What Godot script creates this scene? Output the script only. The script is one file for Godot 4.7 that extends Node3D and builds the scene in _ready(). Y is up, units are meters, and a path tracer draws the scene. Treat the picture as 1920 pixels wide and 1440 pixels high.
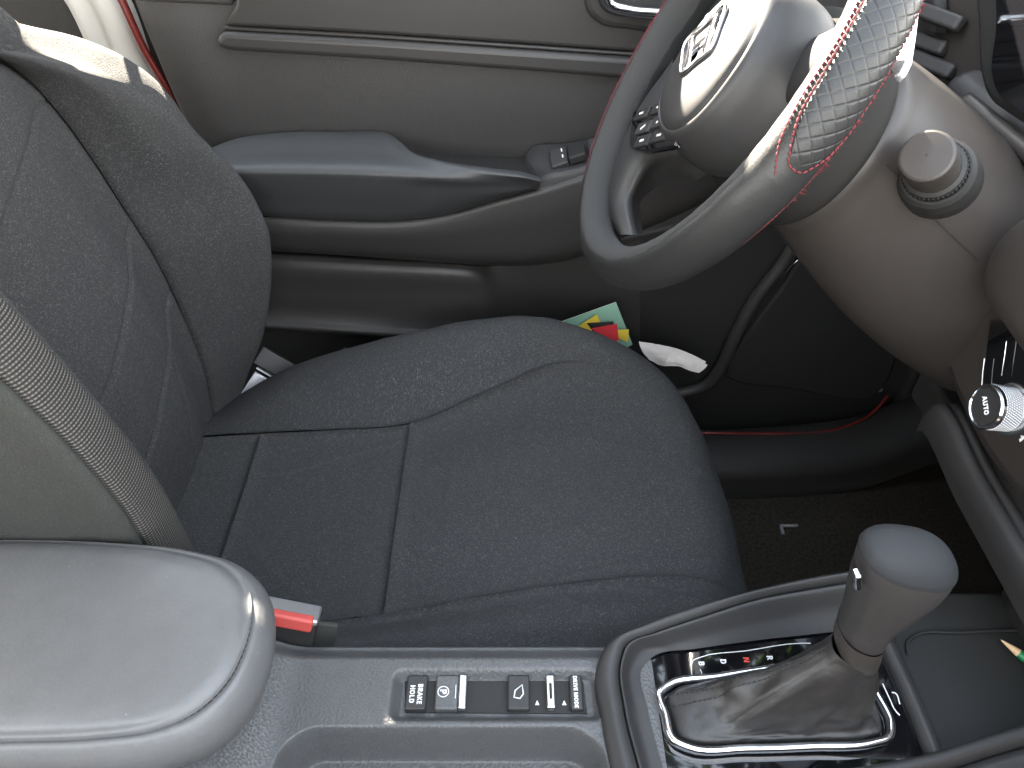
extends Node3D
# A car interior: driver seat, door, steering wheel and centre console. Metres, x forward, y up, z towards the passenger side.
var M := {}
var rng := RandomNumberGenerator.new()

func _ready():
	rng.seed = 7
	# ---- camera
	var cam := Camera3D.new(); cam.name = "camera"; add_child(cam)
	cam.position = Vector3(0, 1.05, 0.25); cam.rotation_degrees = Vector3(-42, 0, 0)
	cam.fov = 53.06; cam.near = 0.02; cam.far = 400.0; cam.current = true
	# ---- sky, exposure
	var we := WorldEnvironment.new(); we.name = "world_environment"; add_child(we)
	var env := Environment.new(); we.environment = env
	env.background_mode = Environment.BG_SKY
	var sm := ProceduralSkyMaterial.new()
	sm.sky_top_color = Color(0.56, 0.60, 0.65); sm.sky_horizon_color = Color(1.0, 0.99, 0.96); sm.sky_curve = 0.30
	sm.ground_bottom_color = Color(0.44, 0.40, 0.36); sm.ground_horizon_color = Color(0.72, 0.68, 0.63)
	var sky := Sky.new(); sky.sky_material = sm; env.sky = sky
	env.tonemap_mode = Environment.TONE_MAPPER_LINEAR
	env.background_energy_multiplier = 0.72
	env.tonemap_exposure = 22.5
	env.sdfgi_enabled = true; env.ssao_enabled = true; env.ssil_enabled = true
	# ---- sun: low, over the driver's shoulder through the side window
	var sun := DirectionalLight3D.new(); sun.name = "sun"; add_child(sun)
	sun.light_energy = 1.6; sun.light_angular_distance = 0.5; sun.light_color = Color(1.0, 0.95, 0.87)
	sun.shadow_enabled = true
	sun.look_at_from_position(Vector3(-0.50, 0.52, -1.0), Vector3.ZERO, Vector3.UP)
	materials()
	setting()
	car_door()
	seat()
	dashboard()
	steering_column()
	steering_wheel()
	console()
	console_lid()
	gear_lever()
	small_things()
	tree()

# ------------------------------------------------------------------ helpers
func lin(r, g, b) -> Color:
	return Color(r, g, b).linear_to_srgb()

func mat(called: String, c: Color, rough: float, o := {}) -> StandardMaterial3D:
	var m := StandardMaterial3D.new()
	m.albedo_color = c; m.roughness = rough
	m.metallic_specular = o.get("spec", 0.5)
	m.metallic = o.get("metal", 0.0)
	if o.has("tex"): m.albedo_texture = o.tex
	if o.has("nrm"):
		m.normal_enabled = true; m.normal_texture = o.nrm; m.normal_scale = o.get("ns", 1.0)
	if o.has("rtex"): m.roughness_texture = o.rtex
	if o.has("rim"): m.rim_enabled = true; m.rim = o.rim; m.rim_tint = 0.6
	if o.has("coat"): m.clearcoat_enabled = true; m.clearcoat = o.coat; m.clearcoat_roughness = o.get("coat_r", 0.1)
	if o.has("tri"): m.uv1_triplanar = true; m.uv1_world_triplanar = o.get("world", false)
	m.uv1_scale = Vector3.ONE * o.get("scale", 1.0)
	m.cull_mode = BaseMaterial3D.CULL_DISABLED
	M[called] = m
	return m

func noise_img(size: int, freq: float, type: int, octaves := 1, sd := 3) -> Image:
	var n := FastNoiseLite.new(); n.seed = sd; n.noise_type = type; n.frequency = freq
	n.fractal_octaves = octaves
	n.fractal_type = FastNoiseLite.FRACTAL_FBM if octaves > 1 else FastNoiseLite.FRACTAL_NONE
	return n.get_seamless_image(size, size)

func nrm_tex(img: Image, strength: float) -> ImageTexture:
	var i: Image = img.duplicate(); i.convert(Image.FORMAT_RGBA8); i.bump_map_to_normal_map(strength)
	return ImageTexture.create_from_image(i)

# threads of a woven cloth: dark ground, pale specks
func cloth_tex(size: int, base: Color, speck: Color, share: float, sd: int) -> Array:
	var r := RandomNumberGenerator.new(); r.seed = sd
	var im := Image.create(size, size, false, Image.FORMAT_RGB8); var hi := Image.create(size, size, false, Image.FORMAT_L8)
	for y in size:
		for x in size:
			var wv: float = 0.5 + 0.5 * sin(x * TAU / 4.0 + (PI if (y / 2) % 2 == 0 else 0.0))
			var k: float = 0.74 + 0.34 * wv + r.randf_range(-0.2, 0.2)
			im.set_pixel(x, y, Color(base.r * k, base.g * k, base.b * k))
			hi.set_pixel(x, y, Color.from_hsv(0, 0, clamp(0.25 + 0.5 * wv + r.randf_range(-0.15, 0.15), 0, 1)))
	for n in int(size * size * share):
		var x := r.randi_range(0, size - 1); var y := r.randi_range(0, size - 1); var f := r.randf() ; var a := r.randi_range(1, 3)
		for q in a:
			var xx: int = (x + q * r.randi_range(-1, 1) + size) % size; var yy: int = (y + q) % size
			im.set_pixel(xx, yy, base.lerp(speck, f)); hi.set_pixel(xx, yy, Color.WHITE)
	im.generate_mipmaps()
	return [ImageTexture.create_from_image(im), nrm_tex(hi, 3.0)]

func rib_tex(size: int, a: Color, b: Color, lines: int) -> Array:
	var r := RandomNumberGenerator.new(); r.seed = 91
	var im := Image.create(size, size, false, Image.FORMAT_RGB8); var hi := Image.create(size, size, false, Image.FORMAT_L8)
	for y in size:
		for x in size:
			var w: float = pow(0.5 + 0.5 * sin(y * TAU * lines / size), 1.4) * (0.72 + 0.28 * sin(x * TAU * lines * 1.0 / size))
			w = clamp(w + r.randf_range(-0.22, 0.22), 0, 1)
			im.set_pixel(x, y, b.lerp(a, w)); hi.set_pixel(x, y, Color.from_hsv(0, 0, w))
	im.generate_mipmaps()
	return [ImageTexture.create_from_image(im), nrm_tex(hi, 3.0)]

func patchy_tex(a: Color, b: Color, freq: float, sd: int) -> ImageTexture:
	var n := noise_img(512, freq, FastNoiseLite.TYPE_SIMPLEX_SMOOTH, 5, sd)
	var im := Image.create(512, 512, false, Image.FORMAT_RGB8)
	for y in 512:
		for x in 512: im.set_pixel(x, y, a.lerp(b, n.get_pixel(x, y).r))
	im.generate_mipmaps()
	return ImageTexture.create_from_image(im)

# smooth plastic with specks of dust and lint
func dusty_tex(a: Color, dust: Color, count: int, sd: int) -> ImageTexture:
	var r := RandomNumberGenerator.new(); r.seed = sd
	var n := noise_img(512, 0.012, FastNoiseLite.TYPE_SIMPLEX_SMOOTH, 4, sd)
	var im := Image.create(512, 512, false, Image.FORMAT_RGB8)
	for y in 512:
		for x in 512:
			var k: float = 0.97 + 0.06 * n.get_pixel(x, y).r + r.randf_range(-0.05, 0.05)
			im.set_pixel(x, y, Color(a.r * k, a.g * k, a.b * k))
	for q in count:
		var x := r.randi_range(0, 511); var y := r.randi_range(0, 511); var f := pow(r.randf(), 2.0)
		im.set_pixel(x, y, a.lerp(dust, f))
		if r.randf() < 0.3: im.set_pixel((x + 1) % 512, y, a.lerp(dust, f))
	im.generate_mipmaps()
	return ImageTexture.create_from_image(im)

func materials():
	var cell := noise_img(512, 0.09, FastNoiseLite.TYPE_CELLULAR)
	var grain := nrm_tex(cell, 5.0)
	var fine := nrm_tex(noise_img(512, 0.16, FastNoiseLite.TYPE_SIMPLEX_SMOOTH, 3, 5), 3.0)
	var cl := cloth_tex(512, Color(0.232, 0.232, 0.234), Color(0.44, 0.44, 0.44), 0.055, 11)
	mat("fabric", Color.WHITE, 0.92, {"tex": cl[0], "nrm": cl[1], "ns": 0.7, "scale": 5.0, "spec": 0.35})
	var rb := rib_tex(512, Color(0.46, 0.445, 0.43), Color(0.15, 0.147, 0.142), 32)
	mat("rib", Color.WHITE, 0.9, {"tex": rb[0], "nrm": rb[1], "ns": 1.0, "scale": 10.0, "spec": 0.3})
	var tw := cloth_tex(512, Color(0.235, 0.238, 0.228), Color(0.36, 0.36, 0.34), 0.004, 17)
	mat("side_cloth", Color.WHITE, 0.85, {"tex": tw[0], "nrm": tw[1], "ns": 0.5, "scale": 6.0, "spec": 0.35})
	var dd := dusty_tex(Color(0.205, 0.20, 0.197), Color(0.5, 0.5, 0.5), 30, 21)
	mat("door_plastic", Color.WHITE, 0.52, {"spec": 0.42, "tex": dd, "nrm": grain, "ns": 0.25, "scale": 9.0, "tri": true})
	mat("door_trim", lin(0.031, 0.029, 0.028), 0.45, {"spec": 0.42, "nrm": fine, "ns": 0.12, "scale": 6.0, "tri": true})
	mat("leatherette", lin(0.034, 0.035, 0.036), 0.52, {"nrm": grain, "ns": 0.12, "scale": 10.0, "tri": true})
	var al := dusty_tex(Color(0.375, 0.375, 0.377), Color(0.9, 0.9, 0.9), 14, 33)
	mat("lid_leather", Color.WHITE, 0.42, {"tex": al, "nrm": grain, "ns": 0.10, "scale": 5.0, "tri": true})
	var co := dusty_tex(Color(0.29, 0.292, 0.295), Color(0.75, 0.75, 0.75), 60, 41)
	mat("console_plastic", Color.WHITE, 0.42, {"tex": co, "nrm": grain, "ns": 0.45, "scale": 9.0, "tri": true})
	mat("smooth_plastic", lin(0.028, 0.027, 0.027), 0.46, {"spec": 0.42, "nrm": fine, "ns": 0.08, "scale": 8.0, "tri": true})
	mat("column_plastic", Color.WHITE, 0.42, {"spec": 0.42, "tex": dusty_tex(lin(0.038, 0.033, 0.030), Color(0.7, 0.8, 0.8), 26, 71), "nrm": fine, "ns": 0.10, "scale": 8.0, "tri": true})
	mat("dark_plastic", Color.WHITE, 0.5, {"spec": 0.32, "tex": dusty_tex(lin(0.022, 0.0215, 0.021), Color(0.5, 0.5, 0.5), 24, 73), "nrm": fine, "ns": 0.15, "scale": 8.0, "tri": true})
	mat("rim_leather", lin(0.018, 0.018, 0.018), 0.42, {"spec": 0.42, "nrm": grain, "ns": 0.14, "scale": 12.0, "tri": true})
	mat("hem", lin(0.030, 0.029, 0.028), 0.95, {"nrm": fine, "ns": 0.8, "scale": 20.0, "tri": true})
	mat("boot_leather", lin(0.022, 0.020, 0.019), 0.46, {"nrm": grain, "ns": 0.15, "scale": 12.0, "tri": true})
	mat("knob_leather", lin(0.032, 0.029, 0.028), 0.55, {"spec": 0.4, "nrm": grain, "ns": 0.25, "scale": 14.0, "tri": true})
	mat("knob_cap", lin(0.024, 0.025, 0.027), 0.68, {"spec": 0.3, "nrm": grain, "ns": 0.15, "scale": 14.0, "tri": true})
	mat("matte_black", lin(0.018, 0.017, 0.016), 0.75, {"spec": 0.22, "nrm": fine, "ns": 0.2, "scale": 8.0, "tri": true})
	mat("piano", lin(0.004, 0.004, 0.005), 0.04, {"coat": 0.5, "coat_r": 0.02})
	mat("chrome", lin(0.80, 0.80, 0.83), 0.12, {"metal": 1.0})
	mat("satin", lin(0.60, 0.60, 0.61), 0.25, {"metal": 1.0})
	mat("steel", lin(0.45, 0.45, 0.47), 0.35, {"metal": 0.8})
	mat("white_print", lin(0.7, 0.7, 0.7), 0.6)
	mat("red_print", lin(0.6, 0.05, 0.03), 0.6)
	mat("buckle_red", lin(0.46, 0.065, 0.055), 0.45)
	mat("red_thread", lin(0.11, 0.012, 0.016), 0.9)
	mat("black_thread", lin(0.015, 0.015, 0.015), 0.8)
	mat("red_paint", lin(0.11, 0.012, 0.010), 0.25, {"coat": 1.0})
	var cp := patchy_tex(Color(0.14, 0.132, 0.12), Color(0.24, 0.225, 0.20), 0.05, 51)
	mat("carpet", Color.WHITE, 1.0, {"tex": cp, "nrm": fine, "ns": 1.0, "scale": 5.0, "tri": true, "spec": 0.1})
	mat("rubber", lin(0.011, 0.011, 0.010), 0.7, {"nrm": fine, "ns": 0.2, "scale": 8.0, "tri": true})
	mat("pillar_trim", lin(0.50, 0.49, 0.46), 0.6, {"nrm": fine, "ns": 0.1, "scale": 8.0, "tri": true})
	mat("headlining", lin(0.60, 0.59, 0.56), 0.95)
	var gr := patchy_tex(Color(0.46, 0.41, 0.36), Color(0.60, 0.54, 0.48), 0.02, 61)
	mat("asphalt", Color.WHITE, 0.95, {"tex": gr, "scale": 0.4, "tri": true})
	mat("paper_white", lin(0.62, 0.58, 0.55), 0.8)
	mat("card_green", lin(0.22, 0.40, 0.30), 0.55)
	mat("card_edge", lin(0.60, 0.66, 0.58), 0.6)
	mat("yellow", lin(0.72, 0.52, 0.05), 0.55)
	mat("red_card", lin(0.62, 0.04, 0.05), 0.5)
	mat("pencil_green", lin(0.01, 0.17, 0.06), 0.3)
	mat("bark", lin(0.12, 0.09, 0.065), 0.95)
	mat("leaf", lin(0.07, 0.11, 0.035), 0.6)
	mat("wood", lin(0.62, 0.42, 0.24), 0.7)

# a chord-length Catmull-Rom curve through points
func spline(p: Array, n: int, closed := false) -> PackedVector3Array:
	var out := PackedVector3Array(); var c := p.size()
	var segs := c if closed else c - 1
	for s in segs:
		var b: Vector3 = p[s]; var e: Vector3 = p[(s + 1) % c]
		var a: Vector3 = p[(s - 1 + c) % c] if (closed or s > 0) else b
		var f: Vector3 = p[(s + 2) % c] if (closed or s + 2 < c) else e
		var d1: float = max(1e-6, b.distance_to(a)); var d2: float = max(1e-6, e.distance_to(b)); var d3: float = max(1e-6, f.distance_to(e))
		var m1: Vector3 = (e - b) if (a == b) else ((b - a) / d1 * d2 + (e - b) / d2 * d1) / (d1 + d2) * d2
		var m2: Vector3 = (e - b) if (f == e) else ((e - b) / d2 * d3 + (f - e) / d3 * d2) / (d2 + d3) * d2
		for k in n:
			var t := float(k) / n; var t2 := t * t; var t3 := t2 * t
			out.append((2 * t3 - 3 * t2 + 1) * b + (t3 - 2 * t2 + t) * m1 + (-2 * t3 + 3 * t2) * e + (t3 - t2) * m2)
	if not closed: out.append(p[c - 1])
	return out

# control rows -> dense rows; su steps along a row, sv steps between rows
func dense(rows: Array, su: int, sv: int, closed := false) -> Array:
	var wide := []
	for r in rows: wide.append(spline(r, su, closed))
	var n: int = wide[0].size(); var out := []
	for i in (rows.size() - 1) * sv + 1: 
		var q := PackedVector3Array(); q.resize(n); out.append(q)
	for j in n:
		var col := []
		for r in wide: col.append(r[j])
		var s := spline(col, sv)
		for i in s.size(): out[i][j] = s[i]
	if closed:
		for r in out: r.append(r[0])
	return out

func cut(g: Array, i0: int, i1: int, j0: int, j1: int) -> Array:
	var out := []
	for i in range(i0, i1 + 1): out.append(g[i].slice(j0, j1 + 1))
	return out

func normals_of(g: Array, wrap := false) -> Array:
	var ni := g.size(); var nj: int = g[0].size(); var out := []
	for i in ni:
		var q := PackedVector3Array(); q.resize(nj)
		var ia: int = max(0, i - 1); var ib: int = min(ni - 1, i + 1)
		for j in nj:
			var ja: int = max(0, j - 1); var jb: int = min(nj - 1, j + 1)
			if wrap and j == 0: ja = nj - 2
			if wrap and j == nj - 1: jb = 1
			var v: Vector3 = (g[i][jb] - g[i][ja]).cross(g[ib][j] - g[ia][j])
			q[j] = v.normalized() if v.length_squared() > 1e-16 else Vector3.UP
		out.append(q)
	return out

# o.edge: four [depth, width] (first row, last row, first column, last column): the edge rolls down into a seam
# o.lines: [[Vector2(s,t)...], depth, width] grooves in 0..1 of the sheet; o.noise [amplitude, frequency]
func shape(g: Array, o := {}) -> Array:
	var ni := g.size(); var nj: int = g[0].size(); var nr := normals_of(g)
	var sgn: float = o.get("out", 1.0)
	var us := PackedFloat32Array(); var vs := PackedFloat32Array(); us.resize(nj); vs.resize(ni)
	for j in range(1, nj): us[j] = us[j - 1] + g[ni / 2][j].distance_to(g[ni / 2][j - 1])
	for i in range(1, ni): vs[i] = vs[i - 1] + g[i][nj / 2].distance_to(g[i - 1][nj / 2])
	var L: float = us[nj - 1]; var H: float = vs[ni - 1]
	var e: Array = o.get("edge", []); var lines: Array = o.get("lines", [])
	var fn := FastNoiseLite.new(); fn.seed = o.get("seed", 4); fn.noise_type = FastNoiseLite.TYPE_SIMPLEX_SMOOTH
	if o.has("noise"): fn.frequency = o.noise[1]; fn.fractal_octaves = 2
	var out := []
	for i in ni:
		var q := PackedVector3Array(); q.resize(nj)
		for j in nj:
			var d := 0.0
			if e.size() > 0:
				var ds := [vs[i], H - vs[i], us[j], L - us[j]]
				for k in 4:
					if e[k] != null and ds[k] < e[k][1]:
						var x: float = 1.0 - ds[k] / e[k][1]
						var f := 1.0
						if e[k].size() > 3:
							var along: float = (us[j] / L) if k < 2 else (vs[i] / H)
							f = 1.0 - smoothstep(e[k][2], e[k][3], along)
						d = max(d, f * e[k][0] * (1.0 - sqrt(max(0.0, 1.0 - x * x))))
			for ln in lines:
				var p := Vector2(us[j], vs[i]); var best := 1e9
				for k in ln[0].size() - 1:
					var a := Vector2(ln[0][k].x * L, ln[0][k].y * H); var b := Vector2(ln[0][k + 1].x * L, ln[0][k + 1].y * H)
					best = min(best, p.distance_to(Geometry2D.get_closest_point_to_segment(p, a, b)))
				if best < ln[2]: d += ln[1] * (0.5 + 0.5 * cos(PI * best / ln[2]))
			if o.has("noise"):
				var z: Vector3 = g[i][j]; d += o.noise[0] * fn.get_noise_3d(z.x, z.y, z.z)
			q[j] = g[i][j] - nr[i][j] * d * sgn
		out.append(q)
	return [out, us, vs]

func sheet(called: String, g: Array, m: String, parent: Node, o := {}) -> MeshInstance3D:
	var sh := shape(g, o) if (o.has("edge") or o.has("lines") or o.has("noise")) else [g, null, null]
	var p: Array = sh[0]; var ni := p.size(); var nj: int = p[0].size()
	var us := PackedFloat32Array(); var vs := PackedFloat32Array(); us.resize(nj); vs.resize(ni)
	for j in range(1, nj): us[j] = us[j - 1] + g[ni / 2][j].distance_to(g[ni / 2][j - 1])
	for i in range(1, ni): vs[i] = vs[i - 1] + g[i][nj / 2].distance_to(g[i - 1][nj / 2])
	var nr := normals_of(p, o.get("wrap", false)); var sgn: float = o.get("out", 1.0)
	var V := PackedVector3Array(); var N := PackedVector3Array(); var U := PackedVector2Array(); var I := PackedInt32Array()
	for i in ni:
		for j in nj:
			V.append(p[i][j]); N.append(nr[i][j] * sgn); U.append(Vector2(us[j], vs[i]))
	for i in ni - 1:
		for j in nj - 1:
			var a := i * nj + j; var b := a + 1; var c := a + nj; var d := c + 1
			if sgn > 0: I.append_array([a, c, b, b, c, d])
			else: I.append_array([a, b, c, b, d, c])
	return commit(called, V, N, U, I, m, parent)

func commit(called, V, N, U, I, m: String, parent: Node) -> MeshInstance3D:
	var arr := []; arr.resize(Mesh.ARRAY_MAX)
	arr[Mesh.ARRAY_VERTEX] = V; arr[Mesh.ARRAY_NORMAL] = N; arr[Mesh.ARRAY_INDEX] = I
	if U != null: arr[Mesh.ARRAY_TEX_UV] = U
	var am := ArrayMesh.new(); am.add_surface_from_arrays(Mesh.PRIMITIVE_TRIANGLES, arr)
	return put(called, am, m, parent)

func put(called: String, mesh: Mesh, m: String, parent: Node) -> MeshInstance3D:
	var o := MeshInstance3D.new(); o.name = called; o.mesh = mesh; o.material_override = M[m]
	parent.add_child(o, true)
	return o

func thing(called: String, label: String, category: String, at := Vector3.ZERO, group := "") -> Node3D:
	var o := Node3D.new(); o.name = called; add_child(o, true); o.position = at
	o.set_meta("label", label); o.set_meta("category", category)
	if group != "": o.set_meta("group", group)
	return o

# tube along a path; r is one radius or one per path point; sq squashes the section
func pipe(called: String, pts, r, m: String, parent: Node, closed := false, sides := 10) -> MeshInstance3D:
	var p := PackedVector3Array(pts); var n := p.size(); var g := []
	var up := Vector3.UP
	var t0: Vector3 = (p[1] - p[0]).normalized()
	if abs(t0.dot(up)) > 0.9: up = Vector3.RIGHT
	var side := t0.cross(up).normalized()
	for i in n:
		var a: Vector3 = p[(i - 1 + n) % n] if (closed or i > 0) else p[i]
		var b: Vector3 = p[(i + 1) % n] if (closed or i < n - 1) else p[i]
		var t := (b - a).normalized()
		side = (side - t * side.dot(t)).normalized(); var o2 := t.cross(side)
		var rr: float = r[i] if typeof(r) == TYPE_ARRAY else r
		var ring := PackedVector3Array()
		for k in sides + 1:
			var f := TAU * k / sides; ring.append(p[i] + (side * cos(f) + o2 * sin(f)) * rr)
		g.append(ring)
	if closed: g.append(g[0])
	else:
		var c0 := PackedVector3Array(); var c1 := PackedVector3Array()
		for k in sides + 1: c0.append(p[0]); c1.append(p[n - 1])
		g.push_front(c0); g.append(c1)
	return sheet(called, g, m, parent, {"wrap": true})

func rbox(called: String, size: Vector3, b: float, m: String, parent: Node, at := Transform3D.IDENTITY) -> MeshInstance3D:
	var h := size * 0.5; b = min(b, min(h.x, min(h.y, h.z)) * 0.98)
	var V := PackedVector3Array(); var N := PackedVector3Array(); var I := PackedInt32Array()
	for ax in 3:
		var a1 := (ax + 1) % 3; var a2 := (ax + 2) % 3
		for s in [-1.0, 1.0]:
			var c1 := [-h[a1], -h[a1] + b * 0.4, -h[a1] + b, h[a1] - b, h[a1] - b * 0.4, h[a1]]
			var c2 := [-h[a2], -h[a2] + b * 0.4, -h[a2] + b, h[a2] - b, h[a2] - b * 0.4, h[a2]]
			var base := V.size()
			for u in c1:
				for v in c2:
					var q := Vector3.ZERO; q[ax] = s * h[ax]; q[a1] = u; q[a2] = v
					var c := Vector3(clamp(q.x, -h.x + b, h.x - b), clamp(q.y, -h.y + b, h.y - b), clamp(q.z, -h.z + b, h.z - b))
					var nn := (q - c).normalized(); V.append(c + nn * b); N.append(nn)
			for i in 5:
				for j in 5:
					var a := base + i * 6 + j
					if s > 0: I.append_array([a, a + 1, a + 6, a + 1, a + 7, a + 6])
					else: I.append_array([a, a + 6, a + 1, a + 1, a + 6, a + 7])
	var o := commit(called, V, N, null, I, m, parent); o.transform = at
	return o

# a plate: outline in local x,y, thickness along local z, rounded upper edge
func plate(called: String, outline: Array, th: float, bev: float, m: String, parent: Node, at := Transform3D.IDENTITY) -> MeshInstance3D:
	var p := PackedVector2Array(outline); var n := p.size()
	if not Geometry2D.is_polygon_clockwise(p): p.reverse()
	var mit := PackedVector2Array()
	for i in n:
		var d1 := (p[i] - p[(i - 1 + n) % n]).normalized(); var d2 := (p[(i + 1) % n] - p[i]).normalized()
		var n1 := Vector2(-d1.y, d1.x); var n2 := Vector2(-d2.y, d2.x)
		var mm := (n1 + n2).normalized(); mit.append(mm / max(0.5, mm.dot(n1)))
	# inward for a polygon that Godot calls clockwise
	var test := p[0] + mit[0] * 1e-4
	if Geometry2D.is_point_in_polygon(test, p) == false:
		for i in n: mit[i] = -mit[i]
	var st := SurfaceTool.new(); st.begin(Mesh.PRIMITIVE_TRIANGLES)
	var prof := [[0.0, 0.0], [0.0, th - bev], [bev * 0.12, th - bev * 0.5], [bev * 0.5, th - bev * 0.12], [bev, th]]
	st.set_smooth_group(1)
	for k in prof.size() - 1:
		for i in n:
			var j := (i + 1) % n
			var q := [p[i] + mit[i] * prof[k][0], p[j] + mit[j] * prof[k][0], p[i] + mit[i] * prof[k + 1][0], p[j] + mit[j] * prof[k + 1][0]]
			var a := Vector3(q[0].x, q[0].y, prof[k][1]); var b := Vector3(q[1].x, q[1].y, prof[k][1])
			var c := Vector3(q[2].x, q[2].y, prof[k + 1][1]); var d := Vector3(q[3].x, q[3].y, prof[k + 1][1])
			for v in [a, b, c, b, d, c]: st.add_vertex(v)
	var top := PackedVector2Array()
	for i in n: top.append(p[i] + mit[i] * bev)
	var tri := Geometry2D.triangulate_polygon(top)
	st.set_smooth_group(2)
	for k in range(0, tri.size(), 3):
		for q in [0, 1, 2]: st.add_vertex(Vector3(top[tri[k + q]].x, top[tri[k + q]].y, th))
	var bt := Geometry2D.triangulate_polygon(p)
	st.set_smooth_group(3)
	for k in range(0, bt.size(), 3):
		for q in [0, 2, 1]: st.add_vertex(Vector3(p[bt[k + q]].x, p[bt[k + q]].y, 0))
	st.generate_normals()
	var o := put(called, st.commit(), m, parent); o.transform = at
	return o

# smooth closed outline through 2D points
func curve2(pts: Array, n := 6) -> Array:
	var q := []
	for v in pts: q.append(Vector3(v.x, v.y, 0))
	var out := []
	for v in spline(q, n, true): out.append(Vector2(v.x, v.y))
	return out

func rrect(w: float, h: float, r: float, n := 5) -> Array:
	var out := []
	for c in [[1, 1, 0.0], [-1, 1, 90.0], [-1, -1, 180.0], [1, -1, 270.0]]:
		for k in n + 1:
			var a := deg_to_rad(c[2] + 90.0 * k / n)
			out.append(Vector2(c[0] * (w / 2 - r) + r * cos(a), c[1] * (h / 2 - r) + r * sin(a)))
	return out

# ring of outline points minus an inner outline: a frame with a rounded section
func frame_ring(called: String, path: PackedVector3Array, wdt: float, hgt: float, up: Vector3, m: String, parent: Node) -> MeshInstance3D:
	var n := path.size(); var g := []
	for i in n + 1:
		var a := path[(i - 1 + n) % n]; var b := path[(i + 1) % n]; var t := (b - a).normalized()
		var s := t.cross(up).normalized(); var u := s.cross(t); var c := path[i % n]; var ring := PackedVector3Array()
		for k in 13:
			var f := TAU * k / 12
			ring.append(c + s * wdt * 0.5 * sign(cos(f)) * pow(abs(cos(f)), 0.7) + u * hgt * 0.5 * sign(sin(f)) * pow(abs(sin(f)), 0.7))
		g.append(ring)
	return sheet(called, g, m, parent, {"wrap": true})

func lathe(called: String, prof0: Array, m: String, parent: Node, at: Transform3D, seg := 36) -> MeshInstance3D:
	var g := []; var prof := []
	for k in prof0.size():   # doubled rows keep the profile's corners crisp
		prof.append(prof0[k])
		if k < prof0.size() - 1:
			for f in [0.06, 0.94]: prof.append([lerpf(prof0[k][0], prof0[k + 1][0], f), lerpf(prof0[k][1], prof0[k + 1][1], f)])
	for p in prof:
		var ring := PackedVector3Array()
		for k in seg + 1:
			var f := TAU * k / seg; ring.append(Vector3(p[0] * cos(f), p[0] * sin(f), p[1]))
		g.append(ring)
	var o := sheet(called, g, m, parent, {"wrap": true}); o.transform = at
	return o

func basis_n(nrm: Vector3, xdir: Vector3) -> Basis:
	var z := nrm.normalized(); var x := (xdir - z * xdir.dot(z)).normalized()
	return Basis(x, z.cross(x), z)

func letters(called: String, s: String, h: float, m: String, parent: Node, at: Transform3D, bold := true) -> MeshInstance3D:
	var tm := TextMesh.new(); var f := SystemFont.new(); f.font_names = PackedStringArray(["Droid Sans"])
	if bold: f.font_weight = 700
	tm.font = f; tm.text = s; tm.font_size = 32; tm.pixel_size = h / 23.0; tm.depth = 0.0006; tm.curve_step = 1.0
	var o := put(called, tm, m, parent); o.transform = at
	return o

# dashes of thread along a path
func stitches(called: String, path: PackedVector3Array, step: float, ln: float, r: float, m: String, parent: Node, lift := Vector3.ZERO):
	var st := SurfaceTool.new(); st.begin(Mesh.PRIMITIVE_TRIANGLES)
	var acc := 0.0; var nxt := 0.0
	for i in path.size() - 1:
		var a := path[i]; var b := path[i + 1]; var d := a.distance_to(b); var t: Vector3 = (b - a) / maxf(d, 1e-6)
		while nxt < acc + d:
			var c: Vector3 = a + t * (nxt - acc) + lift
			var s: Vector3 = t.cross(Vector3(0.31, 0.8, 0.5)).normalized(); var u: Vector3 = s.cross(t)
			var rings := []
			for e in [[-0.5, 0.25], [-0.3, 1.0], [0.3, 1.0], [0.5, 0.25]]:
				var rg := []
				for k in 6: rg.append(c + t * ln * e[0] + (s * cos(TAU * k / 6) + u * sin(TAU * k / 6)) * r * e[1])
				rings.append(rg)
			for q in 3:
				for k in 6:
					var k2 := (k + 1) % 6
					for v in [rings[q][k], rings[q][k2], rings[q + 1][k], rings[q][k2], rings[q + 1][k2], rings[q + 1][k]]: st.add_vertex(v)
			nxt += step
		acc += d
	st.generate_normals()
	var o := put(called, st.commit(), m, parent); o.set_meta("kind", "stuff")
	return o

# ------------------------------------------------------------------ setting
func structure(o: Node) -> Node:
	o.set_meta("kind", "structure")
	return o

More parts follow.
